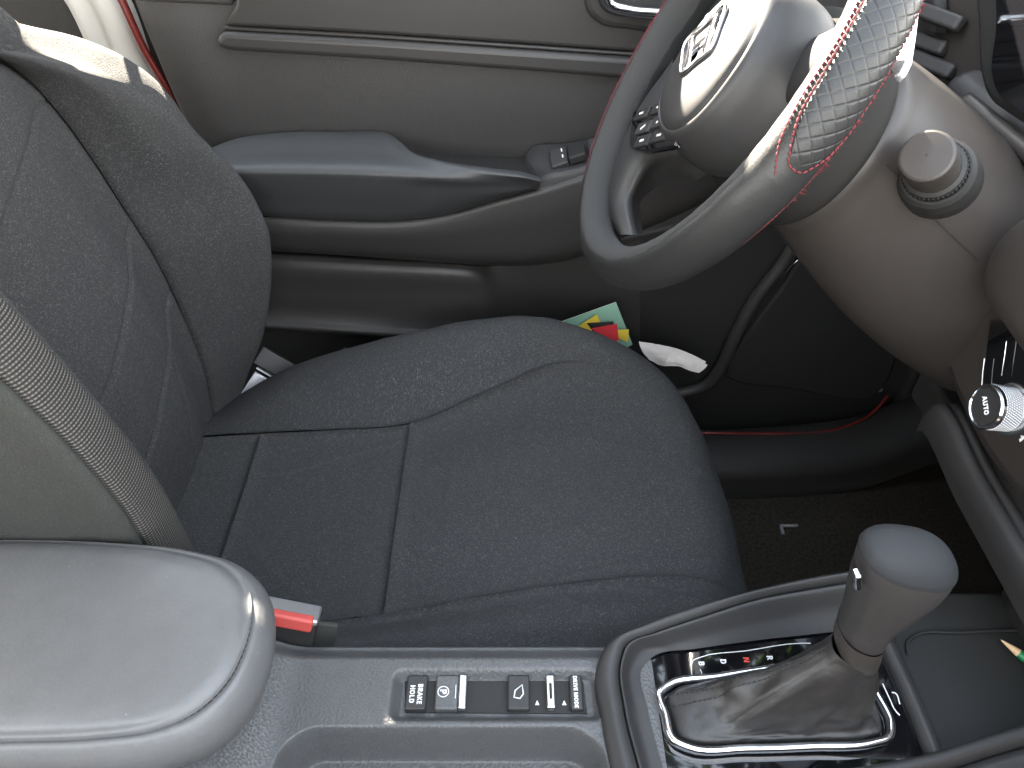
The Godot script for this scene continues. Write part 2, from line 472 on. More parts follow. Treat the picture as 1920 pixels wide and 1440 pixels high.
func setting():
	var gp := PlaneMesh.new(); gp.size = Vector2(300, 300)
	var g := put("ground", gp, "asphalt", self); g.position = Vector3(0, -0.42, 0); structure(g)
	structure(rbox("car_floor", Vector3(2.7, 0.05, 1.68), 0.01, "carpet", self, Transform3D(Basis(), Vector3(-0.22, -0.025, -0.06))))
	# raised sill inside the door opening and the painted body edge under the door
	var sill := []
	for a in [[-0.745, 0.03], [-0.735, 0.062], [-0.715, 0.074], [-0.66, 0.074], [-0.635, 0.062], [-0.625, 0.02], [-0.62, 0.0]]:
		var r := []
		for x in [-0.6, 0.0, 0.5, 0.62, 0.72, 0.80]: r.append(Vector3(x, a[1] + 0.10 * smoothstep(0.55, 0.95, x), a[0] - 0.05 * smoothstep(0.5, 0.85, x)))
		sill.append(r)
	structure(sheet("door_sill", dense(sill, 8, 4), "dark_plastic", self))
	var rp := spline([Vector3(-0.5, 0.076, -0.70), Vector3(0.3299, 0.076, -0.7021), Vector3(0.4616, 0.076, -0.7008), Vector3(0.5368, 0.077, -0.7012), Vector3(0.5906, 0.082, -0.7121), Vector3(0.6254, 0.09, -0.7241), Vector3(0.6518, 0.1, -0.7411), Vector3(0.675, 0.112, -0.7631)], 10)
	structure(pipe("painted_sill_edge", rp, 0.0028, "red_paint", self))
	structure(rbox("bulkhead", Vector3(0.04, 0.75, 1.5), 0.01, "carpet", self, Transform3D(Basis(), Vector3(1.06, 0.33, -0.05))))
	structure(rbox("kick_panel", Vector3(0.40, 0.55, 0.03), 0.01, "dark_plastic", self, Transform3D(Basis(Vector3.UP, 0.12), Vector3(0.90, 0.28, -0.80))))
	structure(rbox("rear_wall", Vector3(0.08, 0.95, 1.5), 0.03, "side_cloth", self, Transform3D(Basis(), Vector3(-1.45, 0.42, -0.05))))
	structure(rbox("rear_door_wall", Vector3(0.97, 0.80, 0.05), 0.02, "door_plastic", self, Transform3D(Basis(), Vector3(-0.985, 0.400, -0.885))))
	structure(rbox("passenger_side_wall", Vector3(2.4, 0.80, 0.06), 0.02, "door_plastic", self, Transform3D(Basis(), Vector3(-0.25, 0.40, 0.76))))
	# roof, windscreen posts and side posts: they shade the cabin
	var rf := []
	for z in [-0.63, -0.60, -0.45, -0.05, 0.35, 0.50, 0.53]:
		var r := []; var dz: float = abs(z + 0.05) / 0.58
		for x in [-1.5, -1.1, -0.7, -0.30, -0.12, -0.08]: r.append(Vector3(x, 1.235 - 0.05 * pow(dz, 6) - 0.05 * pow(abs(x + 0.6) / 0.7, 2) , z))
		rf.append(r)
	structure(sheet("headliner", dense(rf, 6, 6), "headlining", self))
	var ro := []
	for r in rf:
		var q := []
		for v in r: q.append(v + Vector3(0, 0.035, 0))
		ro.append(q)
	structure(sheet("roof", dense(ro, 6, 6), "red_paint", self))
	for s in [-1.0, 1.0]:
		var zo: float = -0.05 + s * 0.58
		var a := spline([Vector3(-0.08, 1.187, zo), Vector3(0.38, 1.055, zo + s * 0.07), Vector3(1.05, 0.80, zo + s * 0.16)], 8)
		structure(pipe("windscreen_post", a, 0.04, "pillar_trim", self))
	# the post behind the driver's door, with its pale trim
	var po := []
	for a in [[-0.040, -0.03], [-0.030, 0.0], [-0.020, 0.006], [-0.010, 0.0], [-0.002, -0.004], [0.008, 0.006], [0.018, 0.010], [0.030, 0.006], [0.040, -0.004], [0.048, -0.03]]:
		var r := []
		for q in [[-0.41, 0.05, -0.84], [-0.455, 0.45, -0.835], [-0.495, 0.66, -0.825], [-0.522, 0.78, -0.815], [-0.56, 0.792, -0.815], [-0.84, 0.796, -0.81], [-0.875, 0.86, -0.79], [-0.88, 1.0, -0.72], [-0.89, 1.20, -0.62]]:  # unseen upper part bent rearward so the sun reaches the seat shoulder
			r.append(Vector3(q[0] - 0.042 + a[0], q[1], q[2] + a[1]))
		po.append(r)
	structure(sheet("door_post", dense(po, 8, 5), "pillar_trim", self, {"out": -1.0}))
	var rd := spline([Vector3(-0.40, 0.2, -0.80), Vector3(-0.4687, 0.6429, -0.8), Vector3(-0.4856, 0.6994, -0.8), Vector3(-0.4948, 0.7595, -0.8), Vector3(-0.515, 0.86, -0.80)], 6)
	structure(pipe("painted_post_edge", rd, 0.0052, "red_paint", self))

# a broad-leaved tree beside the car: the glossy console panel mirrors it
func tree():
	var t := thing("broadleaf_tree", "leafy green tree standing outside ahead of the driver's door", "tree", Vector3(2.3, -0.42, -3.6))
	pipe("trunk", spline([Vector3(0, 0, 0), Vector3(0.1, 1.6, 0.05), Vector3(-0.05, 3.2, 0.0), Vector3(0.1, 5.2, 0.2)], 6), 0.13, "bark", t, false, 10)
	for q in [[Vector3(-0.05, 2.8, 0), Vector3(-1.2, 4.6, 0.9)], [Vector3(0, 3.2, 0), Vector3(1.3, 5.0, 0.5)], [Vector3(0, 3.4, 0), Vector3(0.1, 5.6, -1.3)], [Vector3(0, 3.5, 0), Vector3(-0.5, 6.0, 1.3)]]:
		pipe("limb", spline([q[0], q[0].lerp(q[1], 0.5) + Vector3(0, 0.15, 0), q[1]], 5), 0.05, "bark", t, false, 8)
	var leaf := ArrayMesh.new(); var arr := []; arr.resize(Mesh.ARRAY_MAX)
	arr[Mesh.ARRAY_VERTEX] = PackedVector3Array([Vector3(0, 0, 0), Vector3(0.03, 0.05, 0.012), Vector3(0, 0.12, 0), Vector3(-0.03, 0.05, 0.012), Vector3(0, 0.055, -0.006)])
	arr[Mesh.ARRAY_INDEX] = PackedInt32Array([0, 1, 4, 1, 2, 4, 2, 3, 4, 3, 0, 4])
	arr[Mesh.ARRAY_NORMAL] = PackedVector3Array([Vector3(0, 0, 1), Vector3(0, 0, 1), Vector3(0, 0, 1), Vector3(0, 0, 1), Vector3(0, 0, 1)])
	leaf.add_surface_from_arrays(Mesh.PRIMITIVE_TRIANGLES, arr)
	var mm := MultiMesh.new(); mm.transform_format = MultiMesh.TRANSFORM_3D; mm.mesh = leaf; mm.instance_count = 9000
	var r := RandomNumberGenerator.new(); r.seed = 77; var cl := []
	for k in 70:
		var d := Vector3(r.randfn(), r.randfn() * 0.8, r.randfn()).normalized() * pow(r.randf(), 0.4) * 1.9
		cl.append(Vector3(0, 5.0, 0.2) + d)
	for k in 9000:
		var c: Vector3 = cl[k % 70] + Vector3(r.randfn(), r.randfn(), r.randfn()) * 0.24
		mm.set_instance_transform(k, Transform3D(Basis.from_euler(Vector3(r.randf() * TAU, r.randf() * TAU, r.randf() * TAU)).scaled(Vector3.ONE * r.randf_range(0.8, 1.6)), c))
	var mi := MultiMeshInstance3D.new(); mi.name = "crown"; mi.multimesh = mm; mi.material_override = M["leaf"]; t.add_child(mi, true)
	mi.set_meta("kind", "stuff")

# ------------------------------------------------------------------ driver's door
func xy(v: Vector3) -> Vector2: return Vector2(v.x, v.y)

func car_door():
	var t := thing("car_door", "dark grey moulded plastic car door with padded armrest, behind the seat", "door", Vector3.ZERO)
	# main panel
	var rows := []
	for q in [[0.80, -0.815], [0.785, -0.790], [0.76, -0.782], [0.70, -0.775], [0.64, -0.772], [0.58, -0.774], [0.50, -0.780], [0.42, -0.785]]:
		var r := []; var x0: float = -0.478 + (0.78 - q[0]) * 0.155
		for x in [x0 + 0.0005, x0, x0 + 0.022, -0.36, -0.1, 0.2, 0.5, 0.8]:
			var z: float = q[1]
			if x == x0 + 0.0005: z -= 0.03
			elif x == x0: z -= 0.012
			r.append(Vector3(x, q[0], z))
		rows.append(r)
	sheet("upper_panel", dense(rows, 8, 6), "door_plastic", t)
	# the shell behind it, painted outside
	rbox("door_shell", Vector3(1.40, 0.78, 0.09), 0.02, "red_paint", t, Transform3D(Basis(), Vector3(0.27, 0.40, -0.866)))
	rbox("door_edge", Vector3(0.09, 0.72, 0.05), 0.01, "dark_plastic", t, Transform3D(Basis(), Vector3(-0.468, 0.43, -0.862)))
	# unseen plates added to block the sun, outlines cut to place its patches
	plate("added_sun_blocker", [Vector2(-0.55, 0.76), Vector2(-0.53, 0.80), Vector2(-0.50, 0.84), Vector2(-0.42, 0.95), Vector2(-0.25, 1.11), Vector2(-0.13, 1.125), Vector2(-0.10, 1.03), Vector2(0.05, 1.01), Vector2(0.36, 1.04), Vector2(0.75, 0.80), Vector2(0.75, 0.74)], 0.012, 0.004, "dark_plastic", t, Transform3D(Basis(), Vector3(0, 0, -0.845)))
	plate("added_upper_sun_blocker", [Vector2(-0.85, 0.925), Vector2(-0.455, 0.925), Vector2(-0.43, 0.945), Vector2(-0.25, 1.11), Vector2(-0.25, 1.15), Vector2(-0.85, 1.15)], 0.006, 0.002, "dark_plastic", t, Transform3D(Basis(), Vector3(0, 0, -0.862)))  # added above the gap, keeps sun off the armrest lid
	# belt moulding at the top left
	var bl := [Vector3(-0.4512, 0.801, -0.78), Vector3(-0.463, 0.7644, -0.78), Vector3(-0.4053, 0.7619, -0.78), Vector3(-0.3488, 0.7594, -0.78), Vector3(-0.3394, 0.7711, -0.78), Vector3(-0.3167, 0.801, -0.78)]
	var o2 := []
	for v in bl: o2.append(xy(v))
	plate("belt_moulding", o2, 0.010, 0.004, "door_plastic", t, Transform3D(Basis(), Vector3(0, 0, -0.785)))
	# raised trim: upper pad, thin strip, lower bar
	var up := [Vector3(-0.3206, 0.8115, -0.76), Vector3(-0.3392, 0.7633, -0.76), Vector3(-0.3577, 0.7416, -0.76), Vector3(-0.3455, 0.7397, -0.76), Vector3(-0.1738, 0.7308, -0.76), Vector3(-0.0067, 0.7199, -0.76), Vector3(0.1835, 0.7068, -0.76), Vector3(0.3702, 0.6942, -0.76), Vector3(0.5247, 0.684, -0.76), Vector3(0.4797, 0.8115, -0.76)]
	o2 = []
	for v in up: o2.append(xy(v))
	plate("trim_pad", o2, 0.016, 0.005, "door_trim", t, Transform3D(Basis(), Vector3(0, 0, -0.776)))
	var sp := [Vector3(-0.3588, 0.7397, -0.76), Vector3(-0.3458, 0.7384, -0.76), Vector3(-0.174, 0.7295, -0.76), Vector3(-0.0067, 0.7186, -0.76), Vector3(0.1837, 0.7055, -0.76), Vector3(0.3706, 0.6928, -0.76), Vector3(0.5251, 0.6827, -0.76), Vector3(0.5271, 0.6772, -0.76), Vector3(0.3719, 0.6874, -0.76), Vector3(0.1843, 0.7008, -0.76), Vector3(-0.0068, 0.7134, -0.76), Vector3(-0.1746, 0.7244, -0.76), Vector3(-0.3436, 0.734, -0.76), Vector3(-0.3613, 0.7353, -0.76)]
	o2 = []
	for v in sp: o2.append(xy(v))
	plate("trim_strip", o2, 0.0145, 0.003, "door_trim", t, Transform3D(Basis(), Vector3(0, 0, -0.776)))
	var lo := [Vector3(-0.3565, 0.734, -0.756), Vector3(-0.346, 0.7333, -0.756), Vector3(-0.1742, 0.7238, -0.756), Vector3(-0.0067, 0.7127, -0.756), Vector3(0.1838, 0.7002, -0.756), Vector3(0.5257, 0.6766, -0.756), Vector3(0.5376, 0.6429, -0.756), Vector3(0.3788, 0.6557, -0.756), Vector3(0.1732, 0.6739, -0.756), Vector3(-0.0069, 0.6875, -0.756), Vector3(-0.177, 0.7002, -0.756), Vector3(-0.3115, 0.7082, -0.756), Vector3(-0.3541, 0.7108, -0.756), Vector3(-0.3619, 0.7121, -0.756), Vector3(-0.368, 0.7147, -0.756), Vector3(-0.3711, 0.7186, -0.756), Vector3(-0.3713, 0.7231, -0.756), Vector3(-0.3686, 0.7282, -0.756), Vector3(-0.3636, 0.7321, -0.756)]
	o2 = []
	for v in lo: o2.append(xy(v))
	plate("trim_bar", o2, 0.020, 0.007, "door_trim", t, Transform3D(Basis(), Vector3(0, 0, -0.776)))
	# inner handle: dished surround, cup, chrome lever
	var hb := []
	for v in spline([Vector3(0.0829, 0.8191, -0.752), Vector3(0.0861, 0.7787, -0.752), Vector3(0.0919, 0.7576, -0.752), Vector3(0.1087, 0.7434, -0.752), Vector3(0.1455, 0.7371, -0.752), Vector3(0.1993, 0.7314, -0.752), Vector3(0.2937, 0.7244, -0.752), Vector3(0.3216, 0.7484, -0.752), Vector3(0.3055, 0.8191, -0.752)], 6, true): hb.append(xy(v))
	var h := plate("handle_surround", hb, 0.012, 0.009, "smooth_plastic", t, Transform3D(Basis(), Vector3(0, 0, -0.764)))
	var hc := []
	for v in spline([Vector3(0.0981, 0.82, -0.748), Vector3(0.1017, 0.7798, -0.748), Vector3(0.1087, 0.7642, -0.748), Vector3(0.1236, 0.7563, -0.748), Vector3(0.1566, 0.7527, -0.748), Vector3(0.2095, 0.7477, -0.748), Vector3(0.2889, 0.7434, -0.748), Vector3(0.2955, 0.7739, -0.748), Vector3(0.2857, 0.82, -0.748)], 6, true): hc.append(xy(v))
	plate("handle_cup", hc, 0.004, 0.003, "dark_plastic", h, Transform3D(Basis(), Vector3(0, 0, 0.0115)))
	pipe("handle_lever", spline([Vector3(0.1068, 0.8167, -0.738), Vector3(0.11, 0.7854, -0.738), Vector3(0.1174, 0.7719, -0.738), Vector3(0.1379, 0.7653, -0.738), Vector3(0.1801, 0.7611, -0.738), Vector3(0.2845, 0.7538, -0.738)], 8), 0.0068, "chrome", h).position = Vector3(0, 0, 0.764)
	# armrest pad
	var pad := [
		[Vector3(-0.417, 0.585, -0.7263), Vector3(-0.3844, 0.585, -0.7658), Vector3(-0.33, 0.585, -0.7865), Vector3(-0.2406, 0.585, -0.79), Vector3(-0.18, 0.585, -0.7865), Vector3(-0.1586, 0.585, -0.7624), Vector3(-0.1328, 0.585, -0.7247), Vector3(-0.0918, 0.585, -0.7011), Vector3(-0.0282, 0.578, -0.6938), Vector3(0.0177, 0.572, -0.6936), Vector3(0.0355, 0.566, -0.6933)],
		[Vector3(-0.4041, 0.603, -0.6994), Vector3(-0.3726, 0.603, -0.738), Vector3(-0.3199, 0.603, -0.7582), Vector3(-0.2332, 0.603, -0.7616), Vector3(-0.1708, 0.603, -0.7582), Vector3(-0.1489, 0.603, -0.7298), Vector3(-0.1266, 0.602, -0.6968), Vector3(-0.0879, 0.6, -0.6779), Vector3(-0.0274, 0.594, -0.6692), Vector3(0.0172, 0.587, -0.6713), Vector3(0.0354, 0.58, -0.6719)],
		[Vector3(-0.4026, 0.602, -0.6708), Vector3(-0.361, 0.602, -0.6937), Vector3(-0.3079, 0.602, -0.7046), Vector3(-0.224, 0.602, -0.7046), Vector3(-0.1639, 0.602, -0.6999), Vector3(-0.1382, 0.602, -0.6875), Vector3(-0.1132, 0.6, -0.6764), Vector3(-0.0784, 0.598, -0.6655), Vector3(-0.0239, 0.592, -0.6599), Vector3(0.0192, 0.586, -0.6601), Vector3(0.0367, 0.578, -0.667)],
		[Vector3(-0.3999, 0.595, -0.6554), Vector3(-0.3532, 0.595, -0.6583), Vector3(-0.2995, 0.594, -0.6603), Vector3(-0.2178, 0.593, -0.6594), Vector3(-0.1598, 0.592, -0.657), Vector3(-0.1326, 0.591, -0.6561), Vector3(-0.1054, 0.59, -0.6551), Vector3(-0.075, 0.588, -0.6562), Vector3(-0.0227, 0.582, -0.6621), Vector3(0.0194, 0.577, -0.6674), Vector3(0.037, 0.572, -0.6727)],
		[Vector3(-0.4058, 0.578, -0.6597), Vector3(-0.3588, 0.577, -0.6631), Vector3(-0.3043, 0.576, -0.665), Vector3(-0.2213, 0.575, -0.664), Vector3(-0.1623, 0.574, -0.6616), Vector3(-0.1348, 0.573, -0.6621), Vector3(-0.1074, 0.572, -0.664), Vector3(-0.0763, 0.571, -0.6644), Vector3(-0.023, 0.569, -0.6683), Vector3(0.0196, 0.567, -0.6735), Vector3(0.0366, 0.566, -0.6784)],
		[Vector3(-0.4185, 0.549, -0.6753), Vector3(-0.3696, 0.548, -0.6772), Vector3(-0.3127, 0.547, -0.6761), Vector3(-0.2274, 0.545, -0.674), Vector3(-0.167, 0.544, -0.673), Vector3(-0.1384, 0.545, -0.6726), Vector3(-0.1098, 0.547, -0.6718), Vector3(-0.0777, 0.551, -0.6716), Vector3(-0.0232, 0.558, -0.6716), Vector3(0.0197, 0.562, -0.6757), Vector3(0.0367, 0.563, -0.6812)],
		[Vector3(-0.43, 0.5233, -0.69), Vector3(-0.3798, 0.5201, -0.69), Vector3(-0.3225, 0.5143, -0.69), Vector3(-0.2353, 0.5094, -0.69), Vector3(-0.1729, 0.5085, -0.69), Vector3(-0.1433, 0.5102, -0.69), Vector3(-0.1137, 0.5135, -0.69), Vector3(-0.0803, 0.5209, -0.69), Vector3(-0.0238, 0.5395, -0.69), Vector3(0.02, 0.5529, -0.69), Vector3(0.0371, 0.5576, -0.69)],
		[Vector3(-0.4364, 0.5133, -0.702), Vector3(-0.3854, 0.51, -0.702), Vector3(-0.3273, 0.5041, -0.702), Vector3(-0.2388, 0.4991, -0.702), Vector3(-0.1755, 0.4982, -0.702), Vector3(-0.1454, 0.4999, -0.702), Vector3(-0.1154, 0.5033, -0.702), Vector3(-0.0815, 0.5108, -0.702), Vector3(-0.0242, 0.5297, -0.702), Vector3(0.0203, 0.5434, -0.702), Vector3(0.0376, 0.549, -0.702)]]
	sheet("armrest_pad", dense(pad, 8, 5), "leatherette", t)
	# moulded band under the pad, sweeping up to the switch panel
	var band := [
		[Vector3(-0.4364, 0.5166, -0.705), Vector3(-0.3273, 0.5074, -0.705), Vector3(-0.2388, 0.5024, -0.705), Vector3(-0.1454, 0.5033, -0.705), Vector3(-0.0815, 0.5141, -0.705), Vector3(-0.0242, 0.5329, -0.705), Vector3(0.0376, 0.5521, -0.705), Vector3(0.0858, 0.5693, -0.705), Vector3(0.1343, 0.5869, -0.705), Vector3(0.2016, 0.6128, -0.705), Vector3(0.2981, 0.6505, -0.705)],
		[Vector3(-0.432, 0.5181, -0.692), Vector3(-0.3241, 0.509, -0.692), Vector3(-0.2364, 0.504, -0.692), Vector3(-0.144, 0.5049, -0.692), Vector3(-0.0807, 0.5157, -0.692), Vector3(-0.0239, 0.5336, -0.692), Vector3(0.0372, 0.5526, -0.692), Vector3(0.085, 0.5697, -0.692), Vector3(0.133, 0.5872, -0.692), Vector3(0.1996, 0.613, -0.692), Vector3(0.2952, 0.6505, -0.692)],
		[Vector3(-0.4327, 0.5113, -0.688), Vector3(-0.3247, 0.5014, -0.688), Vector3(-0.2368, 0.4972, -0.688), Vector3(-0.1443, 0.4972, -0.688), Vector3(-0.081, 0.5047, -0.688), Vector3(-0.0241, 0.5179, -0.688), Vector3(0.0376, 0.5342, -0.688), Vector3(0.0858, 0.5501, -0.688), Vector3(0.1344, 0.5672, -0.688), Vector3(0.2017, 0.5929, -0.688), Vector3(0.2978, 0.6334, -0.688)],
		[Vector3(-0.4415, 0.4837, -0.692), Vector3(-0.331, 0.4751, -0.692), Vector3(-0.2414, 0.4708, -0.692), Vector3(-0.1475, 0.4664, -0.692), Vector3(-0.0831, 0.4682, -0.692), Vector3(-0.0248, 0.4751, -0.692), Vector3(0.0389, 0.4837, -0.692), Vector3(0.089, 0.4973, -0.692), Vector3(0.1392, 0.5173, -0.692), Vector3(0.2081, 0.5495, -0.692), Vector3(0.3064, 0.5954, -0.692)],
		[Vector3(-0.4497, 0.4646, -0.702), Vector3(-0.3374, 0.4549, -0.702), Vector3(-0.2463, 0.4486, -0.702), Vector3(-0.1507, 0.4414, -0.702), Vector3(-0.0853, 0.4369, -0.702), Vector3(-0.0256, 0.4351, -0.702), Vector3(0.0403, 0.4387, -0.702), Vector3(0.0922, 0.4513, -0.702), Vector3(0.1437, 0.4777, -0.702), Vector3(0.2147, 0.5116, -0.702), Vector3(0.3143, 0.5677, -0.702)],
		[Vector3(-0.4609, 0.446, -0.722), Vector3(-0.3454, 0.4378, -0.722), Vector3(-0.2522, 0.4314, -0.722), Vector3(-0.1544, 0.4231, -0.722), Vector3(-0.0874, 0.4175, -0.722), Vector3(-0.0263, 0.4137, -0.722), Vector3(0.0414, 0.4156, -0.722), Vector3(0.0948, 0.4277, -0.722), Vector3(0.1476, 0.455, -0.722), Vector3(0.2206, 0.4901, -0.722), Vector3(0.3226, 0.5497, -0.722)],
		[Vector3(-0.4837, 0.4162, -0.77), Vector3(-0.3619, 0.4105, -0.77), Vector3(-0.2643, 0.4028, -0.77), Vector3(-0.1619, 0.3941, -0.77), Vector3(-0.0916, 0.3892, -0.77), Vector3(-0.0275, 0.3853, -0.77), Vector3(0.0433, 0.3892, -0.77), Vector3(0.0992, 0.4009, -0.77), Vector3(0.1546, 0.4294, -0.77), Vector3(0.2307, 0.4687, -0.77), Vector3(0.3376, 0.5291, -0.77)]]
	sheet("armrest_band", dense(band, 8, 5), "door_trim", t)
	# pull cup between the pad and the panel
	var cup := []
	for q in [[0.0, 0.0], [0.35, 0.0], [0.7, 0.0], [1.0, 0.0]]:
		var r := []
		for a in [[-0.19, 0.595], [-0.10, 0.585], [0.0, 0.58], [0.06, 0.578]]: r.append(Vector3(a[0], a[1] - 0.02, lerp(-0.785, -0.70, q[0])))
		cup.append(r)
	sheet("pull_cup", dense(cup, 6, 4), "dark_plastic", t)
	# window switches on a sloping panel
	var pa := Vector3(0.0186, 0.5745, -0.765); var pb := Vector3(0.2037, 0.6098, -0.765); var pd := Vector3(0.04, 0.5625, -0.697); var pe := Vector3(0.193, 0.6165, -0.697)
	var sw := [[pa + Vector3(0.0, -0.02, -0.01), pb + Vector3(0, -0.02, -0.01)], [pa + Vector3(0.004, 0, 0.0), pb], [pa.lerp(pd, 0.15), pb.lerp(pe, 0.15)], [pa.lerp(pd, 0.85), pb.lerp(pe, 0.85)], [pd + Vector3(-0.004, 0, 0), pe], [pd + Vector3(0, -0.012, 0.004), pe + Vector3(0, -0.012, 0.004)]]
	var g := []
	for r in sw: g.append([r[0] + Vector3(-0.006, -0.012, 0), r[0], r[0].lerp(r[1], 0.3), r[0].lerp(r[1], 0.7), r[1]])
	var spn := sheet("switch_panel", dense(g, 5, 4), "smooth_plastic", t)
	var ex := (pe - pd).normalized(); var ez := (pd - pa).normalized(); var en := ez.cross(ex).normalized()
	var bs := Basis(ex, en, ex.cross(en))
	var sws := [[Vector3(0.0649, 0.5779, -0.725), 0.0], [Vector3(0.0883, 0.5864, -0.725), 1.0], [Vector3(0.115, 0.5939, -0.725), 0.0], [Vector3(0.1419, 0.6037, -0.725), 1.0]]
	for s in sws:
		var tilt := Basis(ez, 0.0) if s[1] == 0.0 else Basis(ex, -0.22)
		var k := rbox("window_switch", Vector3(0.024, 0.012, 0.034), 0.003, "dark_plastic" if s[1] > 0 else "smooth_plastic", spn, Transform3D(tilt * bs, s[0] + en * 0.0035))
		if s[1] == 0.0:
			rbox("mark", Vector3(0.0018, 0.001, 0.006), 0.0003, "white_print", k, Transform3D(Basis(), Vector3(0.006, 0.006, -0.009)))
			rbox("mark", Vector3(0.0018, 0.001, 0.006), 0.0003, "white_print", k, Transform3D(Basis(), Vector3(0.006, 0.006, 0.003)))
	# lower panel with the pocket swelling out on the left
	rows = []
	for v in [[486, -0.765, 0], [492, -0.742, 0.4], [500, -0.734, 1], [545, -0.733, 1], [590, -0.731, 1], [612, -0.727, 1], [622, -0.722, 1], [632, -0.727, 1], [655, -0.740, 1], [700, -0.75, 1], [760, -0.76, 1]]:
		rows.append(v)
	var lower := [
		[Vector3(-0.3954, 0.4021, -0.765), Vector3(-0.2969, 0.4002, -0.765), Vector3(-0.1983, 0.3963, -0.765), Vector3(-0.0995, 0.3905, -0.765), Vector3(-0.0583, 0.3856, -0.768), Vector3(-0.0251, 0.382, -0.772), Vector3(0.0168, 0.3771, -0.778), Vector3(0.084, 0.3834, -0.779), Vector3(0.1972, 0.422, -0.779)],
		[Vector3(-0.3854, 0.4215, -0.742), Vector3(-0.2901, 0.4149, -0.742), Vector3(-0.1942, 0.4083, -0.742), Vector3(-0.0974, 0.4025, -0.742), Vector3(-0.0605, 0.3957, -0.748), Vector3(-0.0317, 0.3797, -0.765), Vector3(0.0085, 0.3687, -0.777), Vector3(0.0844, 0.3734, -0.779), Vector3(0.1983, 0.4125, -0.779)],
		[Vector3(-0.3846, 0.4163, -0.734), Vector3(-0.2894, 0.4106, -0.734), Vector3(-0.1935, 0.4049, -0.734), Vector3(-0.0971, 0.3992, -0.734), Vector3(-0.0571, 0.3913, -0.74), Vector3(-0.0268, 0.3697, -0.762), Vector3(0.0128, 0.3566, -0.777), Vector3(0.0851, 0.3583, -0.779), Vector3(0.2015, 0.3834, -0.779)],
		[Vector3(-0.3969, 0.3596, -0.733), Vector3(-0.2985, 0.3546, -0.733), Vector3(-0.1993, 0.3526, -0.733), Vector3(-0.0998, 0.3495, -0.733), Vector3(-0.0461, 0.3415, -0.74), Vector3(-0.0129, 0.3236, -0.762), Vector3(0.0261, 0.3129, -0.777), Vector3(0.0873, 0.3114, -0.779), Vector3(0.2095, 0.3114, -0.779)],
		[Vector3(-0.4079, 0.3071, -0.73), Vector3(-0.307, 0.3007, -0.73), Vector3(-0.2056, 0.2921, -0.73), Vector3(-0.1032, 0.2856, -0.73), Vector3(-0.0304, 0.2756, -0.74), Vector3(0.0044, 0.2561, -0.762), Vector3(0.0452, 0.2444, -0.777), Vector3(0.1086, 0.2428, -0.779), Vector3(0.2172, 0.2428, -0.779)],
		[Vector3(-0.4074, 0.3004, -0.722), Vector3(-0.3068, 0.2929, -0.722), Vector3(-0.2056, 0.2832, -0.722), Vector3(-0.1033, 0.2744, -0.722), Vector3(-0.0263, 0.2573, -0.735), Vector3(0.0135, 0.2372, -0.76), Vector3(0.0548, 0.2235, -0.777), Vector3(0.1189, 0.2219, -0.779), Vector3(0.2195, 0.2219, -0.779)],
		[Vector3(-0.4143, 0.2839, -0.735), Vector3(-0.3122, 0.2751, -0.735), Vector3(-0.2092, 0.2652, -0.735), Vector3(-0.1052, 0.2551, -0.735), Vector3(-0.0222, 0.2379, -0.745), Vector3(0.0182, 0.2182, -0.762), Vector3(0.0599, 0.2058, -0.777), Vector3(0.1292, 0.2042, -0.779), Vector3(0.2215, 0.2042, -0.779)],
		[Vector3(-0.4328, 0.2497, -0.779), Vector3(-0.3261, 0.2405, -0.779), Vector3(-0.2186, 0.2301, -0.779), Vector3(-0.1099, 0.2196, -0.779), Vector3(-0.0092, 0.2042, -0.779), Vector3(0.037, 0.1982, -0.779), Vector3(0.0753, 0.1633, -0.777), Vector3(0.1414, 0.1615, -0.779), Vector3(0.2262, 0.1615, -0.779)]]
	sheet("pocket_panel", dense(lower, 8, 6), "door_trim", t)
	# plain lower part with its rounded front corner, down to the sill
	var lp := []
	for v in [Vector3(0.1567, 0.426, -0.788), Vector3(0.3675, 0.4809, -0.788), Vector3(0.6143, 0.4744, -0.8)]: lp.append(xy(v))
	for v in spline([Vector3(0.7127, 0.2964, -0.8), Vector3(0.7117, 0.1434, -0.8), Vector3(0.6899, 0.0615, -0.8), Vector3(0.6536, 0.0152, -0.8), Vector3(0.5879, -0.0064, -0.8), Vector3(0.496, -0.0108, -0.8)], 5): lp.append(xy(v))
	lp.append(Vector2(-0.50, 0.062)); lp.append(Vector2(-0.46, 0.52)); lp.append(Vector2(-0.10, 0.52))
	plate("lower_panel", lp, 0.02, 0.008, "dark_plastic", t, Transform3D(Basis(), Vector3(0, 0, -0.800)))
	# curved ridge and speaker cover with thin bright lines
	var rg := []
	for q in [[0, -0.782], [7, -0.762], [16, -0.756], [26, -0.760], [33, -0.782]]: rg.append(q)
	pipe("pocket_rim", spline([Vector3(0.4354, 0.4399, -0.765), Vector3(0.4224, 0.3924, -0.765), Vector3(0.395, 0.3267, -0.765), Vector3(0.3755, 0.2504, -0.765), Vector3(0.3633, 0.1797, -0.765), Vector3(0.3457, 0.1361, -0.765), Vector3(0.297, 0.1129, -0.765), Vector3(0.211, 0.1103, -0.765)], 8), 0.011, "door_trim", t)
	var sc := []
	for v in spline([Vector3(0.4596, 0.4197, -0.775), Vector3(0.4361, 0.3457, -0.775), Vector3(0.4028, 0.2596, -0.775), Vector3(0.3809, 0.1462, -0.775), Vector3(0.4999, 0.1167, -0.775), Vector3(0.6595, 0.0984, -0.775), Vector3(0.665, 0.2252, -0.775), Vector3(0.6223, 0.376, -0.775), Vector3(0.5345, 0.4431, -0.775)], 6, true): sc.append(xy(v))
	var spk := plate("speaker_cover", sc, 0.012, 0.006, "dark_plastic", t, Transform3D(Basis(), Vector3(0, 0, -0.784)))
